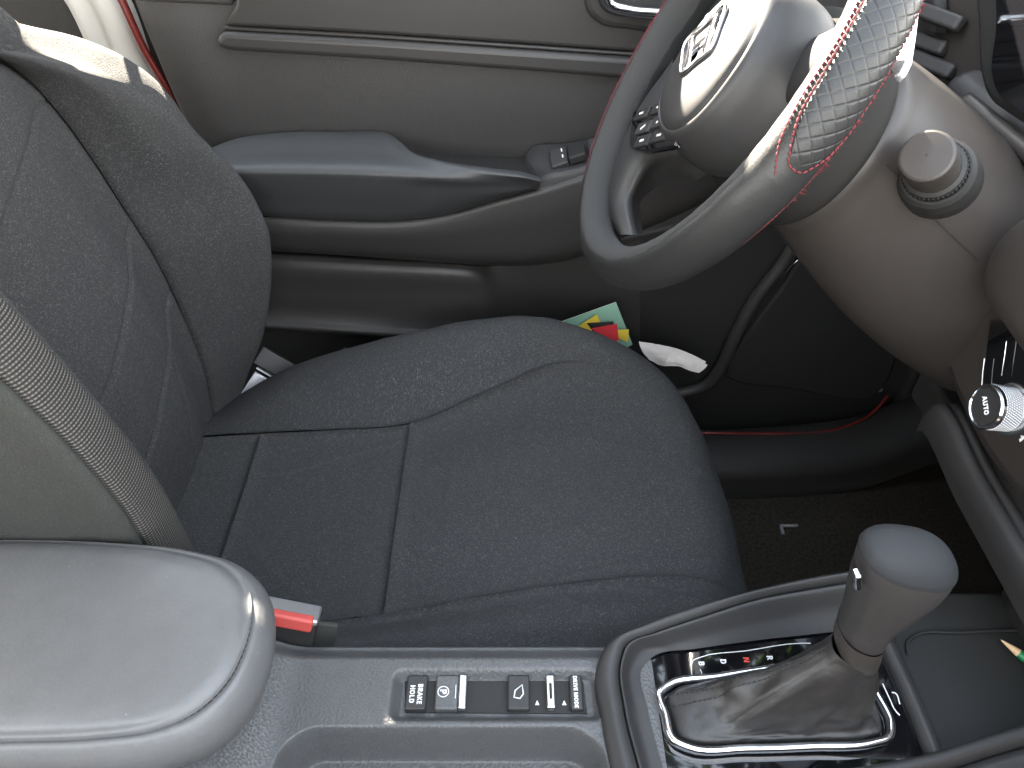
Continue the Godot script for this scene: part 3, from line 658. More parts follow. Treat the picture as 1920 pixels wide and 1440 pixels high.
	for q in [0, 1]:
		pipe("bright_line", spline([Vector3(0.4357, 0.4021, -0.768), Vector3(0.4162, 0.3687, -0.768), Vector3(0.4008, 0.3351, -0.768), Vector3(0.3898, 0.3055, -0.768)], 6) if q == 0 else spline([Vector3(0.4445, 0.3934, -0.768), Vector3(0.4248, 0.3607, -0.768), Vector3(0.4095, 0.3267, -0.768), Vector3(0.403, 0.3087, -0.768)], 6), 0.0011, "satin", spk).position = Vector3(0, 0, 0.784)
	lathe("screw", [[0.0, 0.004], [0.004, 0.0035], [0.0055, 0.001], [0.006, -0.004]], "steel", t, Transform3D(Basis(), Vector3(0.6638, 0.1132, -0.776)), 14)

# ------------------------------------------------------------------ driver's seat
func seat():
	var t := thing("driver_seat", "charcoal speckled fabric driver seat with bolstered backrest and cushion", "car seat", Vector3.ZERO)
	var cu := Node3D.new(); cu.name = "cushion"; t.add_child(cu, true)
	# columns run along x (rear to front), rows from the door side to the console side
	var X := [-0.42, -0.335, -0.235, -0.137, -0.03, 0.075, 0.165, 0.230, 0.270, 0.282, 0.265]
	var F := [0.0, 0.0, 0.0, 0.0, 0.0, 0.0, 0.02, 0.06, 0.13, 0.22, 0.30]   # how far the front rolls down
	var R := [
		# z per column..., y per column...
		[[-0.60, -0.64, -0.655, -0.66, -0.66, -0.655, -0.65, -0.64, -0.63, -0.62, -0.62], 0.10, -0.10],
		[[-0.61, -0.65, -0.668, -0.672, -0.672, -0.665, -0.655, -0.645, -0.63, -0.62, -0.62], 0.22, -0.10],
		[[-0.605, -0.645, -0.662, -0.666, -0.665, -0.655, -0.645, -0.635, -0.62, -0.61, -0.61], 0.315, -0.085],
		[[-0.585, -0.615, -0.627, -0.63, -0.627, -0.618, -0.605, -0.595, -0.59, -0.58, -0.58], 0.0, -0.050],
		[[-0.54, -0.555, -0.565, -0.57, -0.575, -0.58, -0.57, -0.56, -0.55, -0.54, -0.54], 0.0, -0.022],
		[[-0.455, -0.468, -0.478, -0.488, -0.530, -0.560, -0.53, -0.51, -0.50, -0.50, -0.50], 0.0, -0.008],
		[[-0.38, -0.385, -0.39, -0.395, -0.41, -0.42, -0.42, -0.42, -0.42, -0.42, -0.42], 0.0, 0.0],
		[[-0.28, -0.28, -0.28, -0.285, -0.295, -0.30, -0.30, -0.30, -0.30, -0.30, -0.30], 0.0, 0.0],
		[[-0.19, -0.185, -0.186, -0.195, -0.212, -0.223, -0.228, -0.228, -0.228, -0.23, -0.23], 0.0, -0.006],
		[[-0.155, -0.155, -0.155, -0.160, -0.17, -0.175, -0.178, -0.180, -0.185, -0.19, -0.19], 0.0, -0.02],
		[[-0.135, -0.132, -0.130, -0.130, -0.13, -0.132, -0.138, -0.145, -0.15, -0.16, -0.16], 0.0, -0.04],
		[[-0.135, -0.130, -0.128, -0.128, -0.128, -0.130, -0.135, -0.14, -0.15, -0.16, -0.16], 0.16, -0.05]]
	var Y := [
		[], [],
		[0.25, 0.27, 0.295, 0.315, 0.335, 0.345, 0.335, 0.31, 0.25, 0.17, 0.10],
		[0.265, 0.302, 0.333, 0.360, 0.385, 0.392, 0.378, 0.345, 0.27, 0.18, 0.10],
		[0.285, 0.318, 0.337, 0.352, 0.372, 0.383, 0.375, 0.345, 0.28, 0.18, 0.10],
		[0.312, 0.308, 0.306, 0.308, 0.333, 0.362, 0.365, 0.345, 0.285, 0.19, 0.10],
		[0.312, 0.303, 0.300, 0.306, 0.322, 0.336, 0.344, 0.335, 0.285, 0.19, 0.10],
		[0.312, 0.303, 0.300, 0.306, 0.320, 0.332, 0.338, 0.330, 0.285, 0.19, 0.10],
		[0.312, 0.307, 0.306, 0.309, 0.318, 0.328, 0.334, 0.325, 0.28, 0.19, 0.10],
		[0.32, 0.322, 0.324, 0.327, 0.332, 0.338, 0.338, 0.325, 0.275, 0.19, 0.10],
		[0.30, 0.302, 0.304, 0.306, 0.31, 0.312, 0.308, 0.29, 0.25, 0.18, 0.10],
		[]]
	var rows := []
	for k in R.size():
		var r := []
		for j in X.size():
			var y: float = R[k][1] if Y[k].is_empty() else Y[k][j]
			if Y[k].is_empty(): y = min(y, 0.34 - F[j])
			var xs: float = X[j] + R[k][2] * smoothstep(-0.05, 0.2, X[j])
			r.append(Vector3(xs, y, R[k][0][j]))
		rows.append(r)
	var S := 20; var g := dense(rows, S, S)
	var seam := [0.007, 0.014]
	var c5 := 5 * S; var c8 := 8 * S; var nI := g.size() - 1; var nJ: int = g[0].size() - 1
	sheet("outer_bolster", cut(g, 0, c5, 0, nJ), "fabric", cu, {"edge": [null, [0.010, 0.018, 0.50, 0.62], null, null], "noise": [0.0012, 14.0], "lines": [[[Vector2(0.22, 0.62), Vector2(0.215, 0.74)], 0.004, 0.008]]})
	sheet("rear_strip", cut(g, c5, c8, 0, S), "fabric", cu, {"edge": [[0.007, 0.012], null, null, seam], "noise": [0.001, 14.0]})
	sheet("rear_insert", cut(g, c5, c8, S, 3 * S), "fabric", cu, {"edge": [seam, seam, seam, [0.005, 0.008]], "noise": [0.0012, 12.0], "seed": 8,
		"lines": [[[Vector2(0.0, 0.55), Vector2(0.5, 0.86), Vector2(0.86, 1.0)], 0.0022, 0.005], [[Vector2(0.05, 0.25), Vector2(1.0, 0.05)], 0.0014, 0.004], [[Vector2(0.10, 0.8), Vector2(1.0, 0.62)], 0.0014, 0.004]]})
	sheet("front_panel", cut(g, c5, c8, 3 * S, nJ), "fabric", cu, {"edge": [[0.008, 0.016, 0.16, 0.42], [0.007, 0.014, 0.45, 0.75], [0.009, 0.016], null], "noise": [0.0012, 12.0], "seed": 9,
		"lines": [[[Vector2(0.10, 0.0), Vector2(0.09, 1.0)], 0.0014, 0.005], [[Vector2(0.38, 0.0), Vector2(0.385, 1.0)], 0.0014, 0.005], [[Vector2(0.08, 0.2), Vector2(0.25, 0.24), Vector2(0.70, 0.5)], 0.0014, 0.005], [[Vector2(0.30, 0.95), Vector2(0.85, 0.85)], 0.0012, 0.005]]})
	sheet("inner_bolster", cut(g, c8, nI, 0, nJ), "fabric", cu, {"edge": [[0.007, 0.014, 0.6, 0.85], null, null, null], "noise": [0.0012, 14.0], "lines": [[[Vector2(0.55, 0.05), Vector2(0.66, 0.34)], 0.0016, 0.004], [[Vector2(0.60, 0.02), Vector2(0.78, 0.16)], 0.002, 0.004]]})
	var under := []
	for r in g:
		var q := PackedVector3Array()
		for v in r: q.append(Vector3(lerpf(v.x, -0.08, 0.05), v.y - 0.014, lerpf(v.z, -0.40, 0.05)))
		under.append(q)
	sheet("under_cover", under, "rubber", cu)
	rbox("seat_base", Vector3(0.52, 0.12, 0.42), 0.02, "dark_plastic", cu, Transform3D(Basis(), Vector3(-0.14, 0.09, -0.40)))
	# --- backrest: rows from the bottom up, columns from the door side to the console side
	var bk := Node3D.new(); bk.name = "backrest"; t.add_child(bk, true)
	# per height: y, door-side ridge [x,z], far seam [x,z], centre x, near ridge [x,z], lower seam [x,z]
	var B := [
		[0.22, -0.43, -0.585, -0.425, -0.53, -0.42, -0.335, -0.205, -0.345, -0.165],
		[0.30, -0.392, -0.605, -0.418, -0.535, -0.412, -0.322, -0.205, -0.335, -0.158],
		[0.38, -0.352, -0.622, -0.412, -0.538, -0.408, -0.314, -0.205, -0.328, -0.154],
		[0.45, -0.330, -0.630, -0.415, -0.540, -0.410, -0.312, -0.203, -0.322, -0.150],
		[0.54, -0.317, -0.632, -0.424, -0.540, -0.420, -0.316, -0.200, -0.318, -0.148],
		[0.61, -0.335, -0.630, -0.440, -0.540, -0.436, -0.330, -0.200, -0.330, -0.148],
		[0.67, -0.362, -0.626, -0.456, -0.540, -0.452, -0.348, -0.202, -0.350, -0.150],
		[0.73, -0.402, -0.620, -0.472, -0.540, -0.468, -0.370, -0.206, -0.378, -0.154],
		[0.79, -0.448, -0.606, -0.488, -0.536, -0.484, -0.400, -0.214, -0.412, -0.160],
		[0.86, -0.498, -0.580, -0.508, -0.520, -0.505, -0.445, -0.228, -0.455, -0.175],
		[0.95, -0.555, -0.53, -0.545, -0.49, -0.54, -0.51, -0.255, -0.52, -0.20]]
	# the wing ends in a flat shoulder: crest and far-seam height for the upper rows
	var top := {6: [Vector3(-0.360, 0.664, -0.600), 0.672, Vector3(-0.022, 0.000, -0.032)], 7: [Vector3(-0.376, 0.698, -0.582), 0.720, Vector3(-0.018, 0.008, -0.046)], 8: [Vector3(-0.400, 0.732, -0.572), 0.757, Vector3(-0.018, 0.007, -0.054)], 9: [Vector3(-0.434, 0.756, -0.566), 0.785, Vector3(-0.020, 0.007, -0.058)], 10: [Vector3(-0.505, 0.778, -0.560), 0.815, Vector3(-0.02, 0.008, -0.056)]}
	rows = []
	for bi in B.size():
		var b: Array = B[bi]; var y: float = b[0]; var rear: float = b[5] - 0.13
		rows.append([
			Vector3(rear, y, b[2] + 0.03), Vector3(lerp(b[1], rear, 0.55), y, b[2] - 0.004), Vector3(b[1] - 0.030, y, b[2] - 0.010), Vector3(b[1] + 0.002, y, b[2] + 0.012), Vector3(lerp(b[1], b[3], 0.55), y, lerp(b[2], b[4], 0.62)),
			Vector3(b[3], y, b[4]), Vector3(b[5] + 0.004, y, lerp(b[4], -0.265, 0.33)), Vector3(b[5] + 0.004, y, lerp(b[4], -0.265, 0.67)), Vector3(b[5] - 0.002, y, -0.268),
			Vector3(lerp(b[6], b[5], 0.4), y, b[7] - 0.028), Vector3(b[6], y, b[7]),
			Vector3(b[8], y, b[9] - 0.003), Vector3(b[8] - 0.05, y, b[9] + 0.002), Vector3(rear, y, b[9] - 0.006)])
	for k in top:
		var c: Vector3 = top[k][0]; var r: Array = rows[k]; r[5].y = top[k][1]
		r[3] = c; r[4] = c.lerp(r[5], 0.45) + Vector3(0.012, 0.0, 0.006)
		r[2] = c + top[k][2]; r[1] = c + Vector3(-0.04, -0.040, -0.064); r[0] = Vector3(r[0].x, c.y - 0.05, -0.60)
	S = 20; g = dense(rows, S, S); nI = g.size() - 1; nJ = g[0].size() - 1
	var OB := {"out": -1.0}
	sheet("outer_bolster", cut(g, 0, nI, 0, 5 * S), "fabric", bk, {"out": -1.0, "edge": [null, null, null, [0.010, 0.02]], "noise": [0.001, 12.0], "seed": 5})
	sheet("centre_panel", cut(g, 0, nI, 5 * S, 8 * S), "fabric", bk, {"out": -1.0, "edge": [null, null, [0.010, 0.014], [0.008, 0.012]], "noise": [0.0015, 8.0], "seed": 6,
		"lines": [[[Vector2(0.02, 0.50), Vector2(1.0, 0.36)], 0.0040, 0.005], [[Vector2(0.02, 0.37), Vector2(1.0, 0.22)], 0.0040, 0.005], [[Vector2(0.0, 0.72), Vector2(1.0, 0.60)], 0.0035, 0.005], [[Vector2(0.1, 0.1), Vector2(0.5, 0.5)], 0.0012, 0.004], [[Vector2(0.5, 0.05), Vector2(0.2, 0.45)], 0.0012, 0.004]]})
	sheet("inner_bolster", cut(g, 0, nI, 8 * S, 10 * S), "fabric", bk, {"out": -1.0, "edge": [null, null, [0.008, 0.012], [0.002, 0.006]]})
	sheet("ribbed_strip", cut(g, 0, nI, 10 * S, 11 * S), "rib", bk, {"out": -1.0, "edge": [null, null, [0.002, 0.006], [0.006, 0.010]]})
	sheet("side_panel", cut(g, 0, nI, 11 * S, nJ), "side_cloth", bk, {"out": -1.0, "edge": [null, null, [0.006, 0.014], null]})
	var back := []
	for i in g.size(): back.append(PackedVector3Array([g[i][nJ], g[i][nJ] + Vector3(-0.02, 0, -0.05), g[i][0] + Vector3(-0.02, 0, 0.05), g[i][0]]))
	sheet("rear_cover", back, "side_cloth", bk)
	var tp: PackedVector3Array = g[nI]; var cap := []
	for k in [1.0, 0.85, 0.5, 0.0]:
		var r := PackedVector3Array(); var c := Vector3(-0.61, 0.99, -0.385)
		for v in tp: r.append(Vector3(lerp(c.x, v.x, k), lerp(c.y, v.y, k * k), lerp(c.z, v.z, k)))
		cap.append(r)
	sheet("top_cover", cap, "fabric", bk)

# ------------------------------------------------------------------ dashboard
func zy(v: Vector3) -> Vector2: return Vector2(v.z, v.y)

func facing_plate(called: String, pts: Array, x: float, th: float, bev: float, m: String, parent: Node, smooth := 0) -> MeshInstance3D:
	var o := []
	var src = spline(pts, smooth, true) if smooth > 0 else pts
	for v in src: o.append(zy(v))
	return plate(called, o, th, bev, m, parent, Transform3D(Basis(Vector3(0, 0, 1), Vector3(0, 1, 0), Vector3(-1, 0, 0)), Vector3(x, 0, 0)))

func dashboard():
	var t := thing("dashboard", "dark grey dashboard with vents, screen and temperature dial beside the steering column", "dashboard", Vector3.ZERO)
	rbox("dash_body", Vector3(0.46, 0.30, 1.49), 0.05, "dark_plastic", t, Transform3D(Basis(), Vector3(0.76, 0.68, -0.04)))
	rbox("dash_top", Vector3(0.52, 0.05, 1.42), 0.02, "dark_plastic", t, Transform3D(Basis(Vector3(0, 0, 1), -0.06), Vector3(0.79, 0.835, -0.04)))
	rbox("stack_body", Vector3(0.40, 0.50, 0.26), 0.03, "dark_plastic", t, Transform3D(Basis(), Vector3(0.68, 0.38, -0.06)))
	# instrument face with vent slats
	facing_plate("instrument_face", [Vector3(0.478, 0.7978, -0.7934), Vector3(0.478, 0.7053, -0.7102), Vector3(0.478, 0.7092, -0.6322), Vector3(0.478, 0.7199, -0.5189), Vector3(0.478, 0.7273, -0.387), Vector3(0.478, 0.8659, -0.5117)], 0.498, 0.02, 0.008, "column_plastic", t)
	var slats := [[Vector3(0.462, 0.7779, -0.7083), Vector3(0.462, 0.7962, -0.6634)], [Vector3(0.462, 0.7816, -0.6756), Vector3(0.462, 0.7942, -0.5998)], [Vector3(0.466, 0.7466, -0.6987), Vector3(0.466, 0.7628, -0.6217)], [Vector3(0.466, 0.7343, -0.6634), Vector3(0.466, 0.749, -0.5885)]]
	for s in slats:
		var d: Vector3 = s[1] - s[0]
		rbox("vent_slat", Vector3(d.length(), 0.016, 0.012), 0.004, "smooth_plastic", t, Transform3D(basis_n(Vector3(-1, 0.5, 0.2), d), (s[0] + s[1]) * 0.5))
	facing_plate("vent_surround", [Vector3(0.458, 0.8185, -0.7078), Vector3(0.458, 0.7656, -0.6572), Vector3(0.458, 0.7727, -0.631), Vector3(0.458, 0.8261, -0.6762)], 0.474, 0.014, 0.004, "dark_plastic", t)
	# glossy display panel with a rounded lower corner
	var scr := facing_plate("display", [Vector3(0.44, 0.8618, -0.5664), Vector3(0.44, 0.8098, -0.5162), Vector3(0.44, 0.7812, -0.4849), Vector3(0.44, 0.7694, -0.461), Vector3(0.44, 0.7691, -0.4251), Vector3(0.44, 0.7743, -0.3729), Vector3(0.44, 0.7841, -0.3011), Vector3(0.44, 0.8991, -0.4047)], 0.462, 0.022, 0.008, "dark_plastic", t, 5)
	facing_plate("display_glass", [Vector3(0.437, 0.8682, -0.5202), Vector3(0.437, 0.8212, -0.4799), Vector3(0.437, 0.7938, -0.4636), Vector3(0.437, 0.7823, -0.4429), Vector3(0.437, 0.7811, -0.4099), Vector3(0.437, 0.7949, -0.3128), Vector3(0.437, 0.8957, -0.4036)], 0.440, 0.003, 0.001, "piano", t, 4)
	pipe("display_edge", spline([Vector3(0.445, 0.7518, -0.4949), Vector3(0.445, 0.7526, -0.4524), Vector3(0.445, 0.7543, -0.4024), Vector3(0.445, 0.7562, -0.349)], 6), 0.0085, "column_plastic", t)
	pipe("bright_clip", spline([Vector3(0.43, 0.7178, -0.3598), Vector3(0.43, 0.7179, -0.3482), Vector3(0.43, 0.7178, -0.3338)], 4), 0.0028, "satin", t)
	rbox("panel_under_display", Vector3(0.05, 0.12, 0.30), 0.02, "smooth_plastic", t, Transform3D(Basis(Vector3(0, 0, 1), 0.3), Vector3(0.49, 0.7034, -0.4181)))
	# soft grey pad
	var pad := []
	for k in [[1.0, 0.455], [1.0, 0.425], [0.97, 0.408], [0.86, 0.395], [0.6, 0.387], [0.25, 0.384], [0.0, 0.384]]:
		var r := []; var c := Vector3(0.39, 0.7201, -0.2097)
		for v in [Vector3(0.4, 0.7511, -0.2852), Vector3(0.4, 0.7258, -0.3017), Vector3(0.4, 0.6998, -0.3068), Vector3(0.4, 0.6773, -0.3004), Vector3(0.4, 0.6662, -0.2785), Vector3(0.4, 0.6654, -0.2473), Vector3(0.4, 0.6641, -0.211), Vector3(0.4, 0.6695, -0.161), Vector3(0.4, 0.6948, -0.1232), Vector3(0.4, 0.7557, -0.16), Vector3(0.4, 0.7802, -0.2127)]:
			var q: Vector3 = c.lerp(v, k[0]); r.append(Vector3(k[1], q.y, q.z))
		pad.append(r)
	sheet("knee_pad", dense(pad, 6, 4, true), "column_plastic", t, {"wrap": true})
	# side panel beside the dial, gloss panel, dial
	facing_plate("stack_side", [Vector3(0.43, 0.6402, -0.3378), Vector3(0.43, 0.6074, -0.3448), Vector3(0.43, 0.5753, -0.3552), Vector3(0.43, 0.5522, -0.3513), Vector3(0.43, 0.5397, -0.3231), Vector3(0.43, 0.5294, -0.2746), Vector3(0.43, 0.5264, -0.216), Vector3(0.43, 0.5432, -0.1539), Vector3(0.43, 0.5957, -0.1433), Vector3(0.43, 0.7002, -0.2373), Vector3(0.43, 0.6698, -0.2953)], 0.47, 0.04, 0.02, "column_plastic", t, 5)
	facing_plate("gloss_panel", [Vector3(0.42, 0.6367, -0.2936), Vector3(0.42, 0.5991, -0.2722), Vector3(0.42, 0.582, -0.259), Vector3(0.42, 0.5923, -0.2049), Vector3(0.42, 0.6183, -0.1449), Vector3(0.42, 0.6843, -0.2044), Vector3(0.42, 0.6587, -0.2647)], 0.432, 0.01, 0.003, "piano", t)
	pipe("silver_line", [Vector3(0.418, 0.6417, -0.2573), Vector3(0.418, 0.6299, -0.2505), Vector3(0.418, 0.6157, -0.2425)], 0.0005, "satin", t)
	pipe("silver_line", [Vector3(0.418, 0.6116, -0.2707), Vector3(0.418, 0.602, -0.2652), Vector3(0.418, 0.5915, -0.2578)], 0.0006, "satin", t)
	var dial := Node3D.new(); dial.name = "temperature_dial"; t.add_child(dial, true)
	dial.transform = Transform3D(basis_n(Vector3(-1, 0.18, 0.05), Vector3(0, 0, 1)), Vector3(0.372, 0.6322, -0.1876))
	lathe("dial_face", [[0.0, 0.0], [0.0145, 0.0], [0.0150, -0.0006]], "dark_plastic", dial, Transform3D.IDENTITY)
	lathe("dial_ring", [[0.0150, -0.0008], [0.0158, 0.0010], [0.0172, 0.0010], [0.0180, -0.0008], [0.0180, -0.004]], "chrome", dial, Transform3D.IDENTITY)
	# knurled grip: rows of small studs
	lathe("dial_grip", [[0.0175, -0.003], [0.0175, -0.021]], "steel", dial, Transform3D.IDENTITY)
	var stud := SphereMesh.new(); stud.radius = 0.00115; stud.height = 0.0016; stud.radial_segments = 6; stud.rings = 3
	var st := SurfaceTool.new()
	for row in 8:
		for k in 56:
			var f := TAU * (k + 0.5 * (row % 2)) / 56.0
			st.append_from(stud, 0, Transform3D(Basis(), Vector3(0.0177 * cos(f), 0.0177 * sin(f), -0.0045 - row * 0.0020)))
	var gs := put("knurl_studs", st.commit(), "satin", dial); gs.set_meta("kind", "stuff")
	lathe("dial_collar", [[0.0178, -0.0205], [0.0205, -0.0210], [0.0212, -0.0225], [0.0212, -0.0255], [0.0200, -0.027], [0.0200, -0.050]], "satin", dial, Transform3D.IDENTITY)
	letters("dial_lettering", "AUTO", 0.0042, "white_print", dial, Transform3D(Basis(Vector3(0, 0, 1), -0.55), Vector3(0.0, 0.001, 0.0004)))
	# lower edge of the dash along the footwell, and the shelf behind it
	var bar := []
	for q in [[-0.022, -0.03], [-0.024, 0.0], [-0.018, 0.008], [-0.008, 0.010], [0.002, 0.006], [0.006, 0.009], [0.016, 0.008], [0.022, 0.0], [0.024, -0.03]]:
		var r := []
		for z in [-0.322, -0.318, -0.22, -0.12, -0.04]: r.append(Vector3(0.440 + q[0] * 0.62 + (0.004 if z == -0.322 else 0.0), 0.502 + q[1] - (0.02 if z == -0.322 else 0.0), z))
		bar.append(r)
	sheet("lower_edge_trim", dense(bar, 6, 4), "smooth_plastic", t, {"out": -1.0})
	rbox("shelf", Vector3(0.16, 0.03, 0.26), 0.01, "column_plastic", t, Transform3D(Basis(), Vector3(0.54, 0.478, -0.18)))
	rbox("fuse_cover", Vector3(0.10, 0.05, 0.09), 0.008, "dark_plastic", t, Transform3D(Basis(), Vector3(0.53, 0.44, -0.39)))
	letters("fan_symbol", "A", 0.010, "white_print", t, Transform3D(basis_n(Vector3(-1, 0.2, 0.1), Vector3(0, -0.4, 1)), Vector3(0.416, 0.6004, -0.1877)))

# ------------------------------------------------------------------ steering column
func wheel_frame() -> Transform3D:
	var a := deg_to_rad(30.5)
	return Transform3D(Basis(Vector3(0, 0, 1), Vector3(sin(a), cos(a), 0), Vector3(-cos(a), sin(a), 0)), Vector3(0.18, 0.805, -0.42))

func oval(ra: float, bt: float, bb: float, h: float, n := 28, p := 0.8) -> Array:
	var r := []
	for k in n:
		var f := TAU * k / n; var c := cos(f); var s := sin(f)
		r.append(Vector3(ra * sign(c) * pow(abs(c), p), (bt if s > 0 else bb) * sign(s) * pow(abs(s), p), h))
	return r

func steering_column():
	var t := thing("steering_column", "brownish grey plastic steering column shroud with a round stalk end", "steering column")
	t.transform = wheel_frame()
	var g := []
	for q in [[0.060, 0.06, 0.05, -0.100], [0.090, 0.080, 0.066, -0.100], [0.0965, 0.086, 0.072, -0.104], [0.098, 0.090, 0.080, -0.125], [0.100, 0.092, 0.098, -0.18], [0.106, 0.088, 0.118, -0.25], [0.112, 0.082, 0.130, -0.32], [0.115, 0.08, 0.135, -0.40]]:
		g.append(oval(q[0], q[1], q[2], q[3]))
	sheet("shroud", dense(g, 3, 5, true), "column_plastic", t, {"wrap": true, "out": -1.0})
	# the turning cover between wheel and shroud
	g = []
	for q in [[0.055, -0.030], [0.080, -0.040], [0.098, -0.058], [0.104, -0.075], [0.105, -0.090], [0.100, -0.097], [0.06, -0.098]]: g.append(oval(q[0] + 0.012, q[0] - 0.008, q[0] - 0.02, q[1], 28, 0.95))
	sheet("turning_cover", dense(g, 3, 4, true), "matte_black", t, {"wrap": true, "out": -1.0})
	pipe("shroud_joint", spline([Vector3(0.0985, 0.030, -0.120), Vector3(0.1005, 0.020, -0.17), Vector3(0.1075, 0.01, -0.25)], 6), 0.0006, "black_thread", t)
	# stalk end: base ring, ribbed ring, cap
	var s := Node3D.new(); s.name = "stalk"; t.add_child(s, true)
	var b := Vector3(0.098, 0.043, -0.165); var e := Vector3(0.137, 0.056, -0.112)
	s.transform = Transform3D(basis_n(e - b, Vector3(0, 1, 0)), b); var l := b.distance_to(e)
	lathe("stalk_base", [[0.0, -0.01], [0.031, -0.01], [0.0305, 0.004], [0.0285, 0.016], [0.0255, 0.020], [0.0235, 0.020], [0.022, 0.016]], "dark_plastic", s, Transform3D.IDENTITY)
	lathe("stalk_ring", [[0.0225, 0.012], [0.0232, 0.026], [0.0226, 0.030], [0.0195, 0.032]], "dark_plastic", s, Transform3D.IDENTITY)
	var rs := BoxMesh.new(); rs.size = Vector3(0.0012, 0.0012, 0.007)
	var st := SurfaceTool.new()
	for k in 44:
		var f := TAU * k / 44.0; st.append_from(rs, 0, Transform3D(Basis(Vector3(0, 0, 1), f), Vector3(0.0233 * cos(f), 0.0233 * sin(f), 0.024)))
	put("ring_ribs", st.commit(), "dark_plastic", s).set_meta("kind", "stuff")
	lathe("stalk_cap", [[0.0192, 0.028], [0.0196, l - 0.004], [0.0190, l - 0.0012], [0.0172, l], [0.0, l + 0.0006]], "column_plastic", s, Transform3D.IDENTITY)

# ------------------------------------------------------------------ steering wheel
func rim_pt(th: float, ph: float, add := 0.0) -> Vector3:
	var R := 0.183; var rr := 0.0175 + add; var ax := 0.0215 + add
	var d := R + rr * cos(ph); return Vector3(d * cos(th), d * sin(th), ax * sin(ph))

func steering_wheel():
	var t := thing("steering_wheel", "steering wheel in a black leather cover sewn with red thread", "steering wheel")
	t.transform = wheel_frame()
	var g := []
	for i in 145:
		var r := PackedVector3Array()
		for k in 29: r.append(rim_pt(TAU * i / 144.0, TAU * k / 28.0))
		g.append(r)
	var rim := sheet("rim_cover", g, "rim_leather", t, {"wrap": true, "noise": [0.0006, 25.0]})
	# cloth hem on the inner side of the cover
	g = []
	for i in 145:
		var r := PackedVector3Array()
		for k in 9:
			var f: float = k / 8.0; r.append(rim_pt(TAU * i / 144.0, deg_to_rad(lerp(86.0, 190.0, f)), 0.0016 * min(1.0, 6.0 * min(f, 1.0 - f)) - 0.0004 + 0.0002 * sin(i * 2.3)))
		g.append(r)
	sheet("inner_hem", g, "hem", rim)
	# quilted panel on the side of the rim
	g = []
	for i in 401:
		var r := PackedVector3Array(); var f := i / 400.0
		var hw: float = 1.0 - pow(1.0 - clamp(f * 6.0, 0.0, 1.0), 2.0) * 0.75
		for k in 121:
			var q := k / 120.0; var th := deg_to_rad(lerp(4.0, 84.0, f)); var ph := deg_to_rad(lerp(4.0 + 58.0 * hw, 4.0 - 66.0 * hw, q))
			var u := th * 0.19 / 0.0105; var w := ph * 0.02 / 0.0105
			var d: float = min(abs(fposmod(u + w * 0.9, 1.0) - 0.5), abs(fposmod(u - w * 0.9, 1.0) - 0.5))
			var ed: float = min(min(q, 1.0 - q) * 20.0, min(f * 30.0, 1.0))
			r.append(rim_pt(th, ph, (0.0012 - 0.0005 * exp(-pow(d / 0.075, 2.0))) * ed - 0.0002))
		g.append(r)
	sheet("quilted_panel", g, "rim_leather", rim)
	# red seams: round the panel and along the outer edge of the cover
	var edge := []
	for f in [1.0, 0.7, 0.4, 0.2, 0.1, 0.05, 0.02, 0.0]:
		var hw: float = 1.0 - pow(1.0 - clamp(f * 6.0, 0.0, 1.0), 2.0) * 0.75
		edge.append(rim_pt(deg_to_rad(lerp(4.0, 84.0, f)), deg_to_rad(4.0 + 60.0 * hw), 0.0010))
	for f in [0.0, 0.02, 0.05, 0.1, 0.2, 0.4, 0.7, 1.0]:
		var hw: float = 1.0 - pow(1.0 - clamp(f * 6.0, 0.0, 1.0), 2.0) * 0.75
		edge.append(rim_pt(deg_to_rad(lerp(4.0, 84.0, f)), deg_to_rad(4.0 - 68.0 * hw), 0.0010))
	stitches("panel_stitches", spline(edge, 10), 0.0042, 0.0036, 0.00075, "red_thread", rim)
	var e2 := []
	for f in [1.0, 0.6, 0.3, 0.12, 0.03, -0.03]:
		var hw: float = 1.0 - pow(1.0 - clamp((f + 0.03) * 6.0, 0.0, 1.0), 2.0) * 0.75
		e2.append(rim_pt(deg_to_rad(lerp(4.0, 84.0, f) - 1.0), deg_to_rad(4.0 + 71.0 * hw), 0.0006))
	stitches("panel_stitches", spline(e2, 10), 0.0040, 0.0034, 0.0007, "red_thread", rim)
	var sp := []
	for q in [[135, 74], [160, 74], [185, 73], [205, 72], [225, 66], [240, 56], [250, 44], [258, 32], [266, 18], [274, 0], [284, -28], [300, -55], [325, -76], [345, -78], [362, -70], [400, -66], [440, -66]]:
		sp.append(rim_pt(deg_to_rad(q[0]), deg_to_rad(q[1]), 0.0004))
	var seam := spline(sp, 8)
	pipe("outer_seam", seam.slice(0, 78), 0.0009, "red_thread", rim, false, 6)
	stitches("seam_stitches", seam, 0.0036, 0.0040, 0.0008, "red_thread", rim)
	# loose thread ends along the near part of the outer seam
	var st := SurfaceTool.new(); st.begin(Mesh.PRIMITIVE_TRIANGLES)
	var r2 := RandomNumberGenerator.new(); r2.seed = 5
	for n in 130:
		var th := deg_to_rad(r2.randf_range(-4.0, 60.0)) if n < 100 else deg_to_rad(r2.randf_range(150.0, 215.0))
		var ph := deg_to_rad((-66.0 if n < 100 else 73.0) + r2.randf_range(-6, 6))
		var a := rim_pt(th, ph, 0.0); var out := (rim_pt(th, ph, 0.01) - a).normalized()
		var d := (out + Vector3(r2.randf_range(-1, 1), r2.randf_range(-1, 1), r2.randf_range(-1, 1)) * 0.8).normalized() * r2.randf_range(0.003, 0.007)
		var s := d.cross(Vector3(0.3, 0.2, 0.9)).normalized() * 0.0004; var u := d.cross(s).normalized() * 0.0004
		var b := a + d
		for tri in [[a + s, a - s, b], [a + u, a - u, b], [a + s, b, a + u], [a - s, b, a - u]]:
			for v in tri: st.add_vertex(v)
	st.generate_normals()
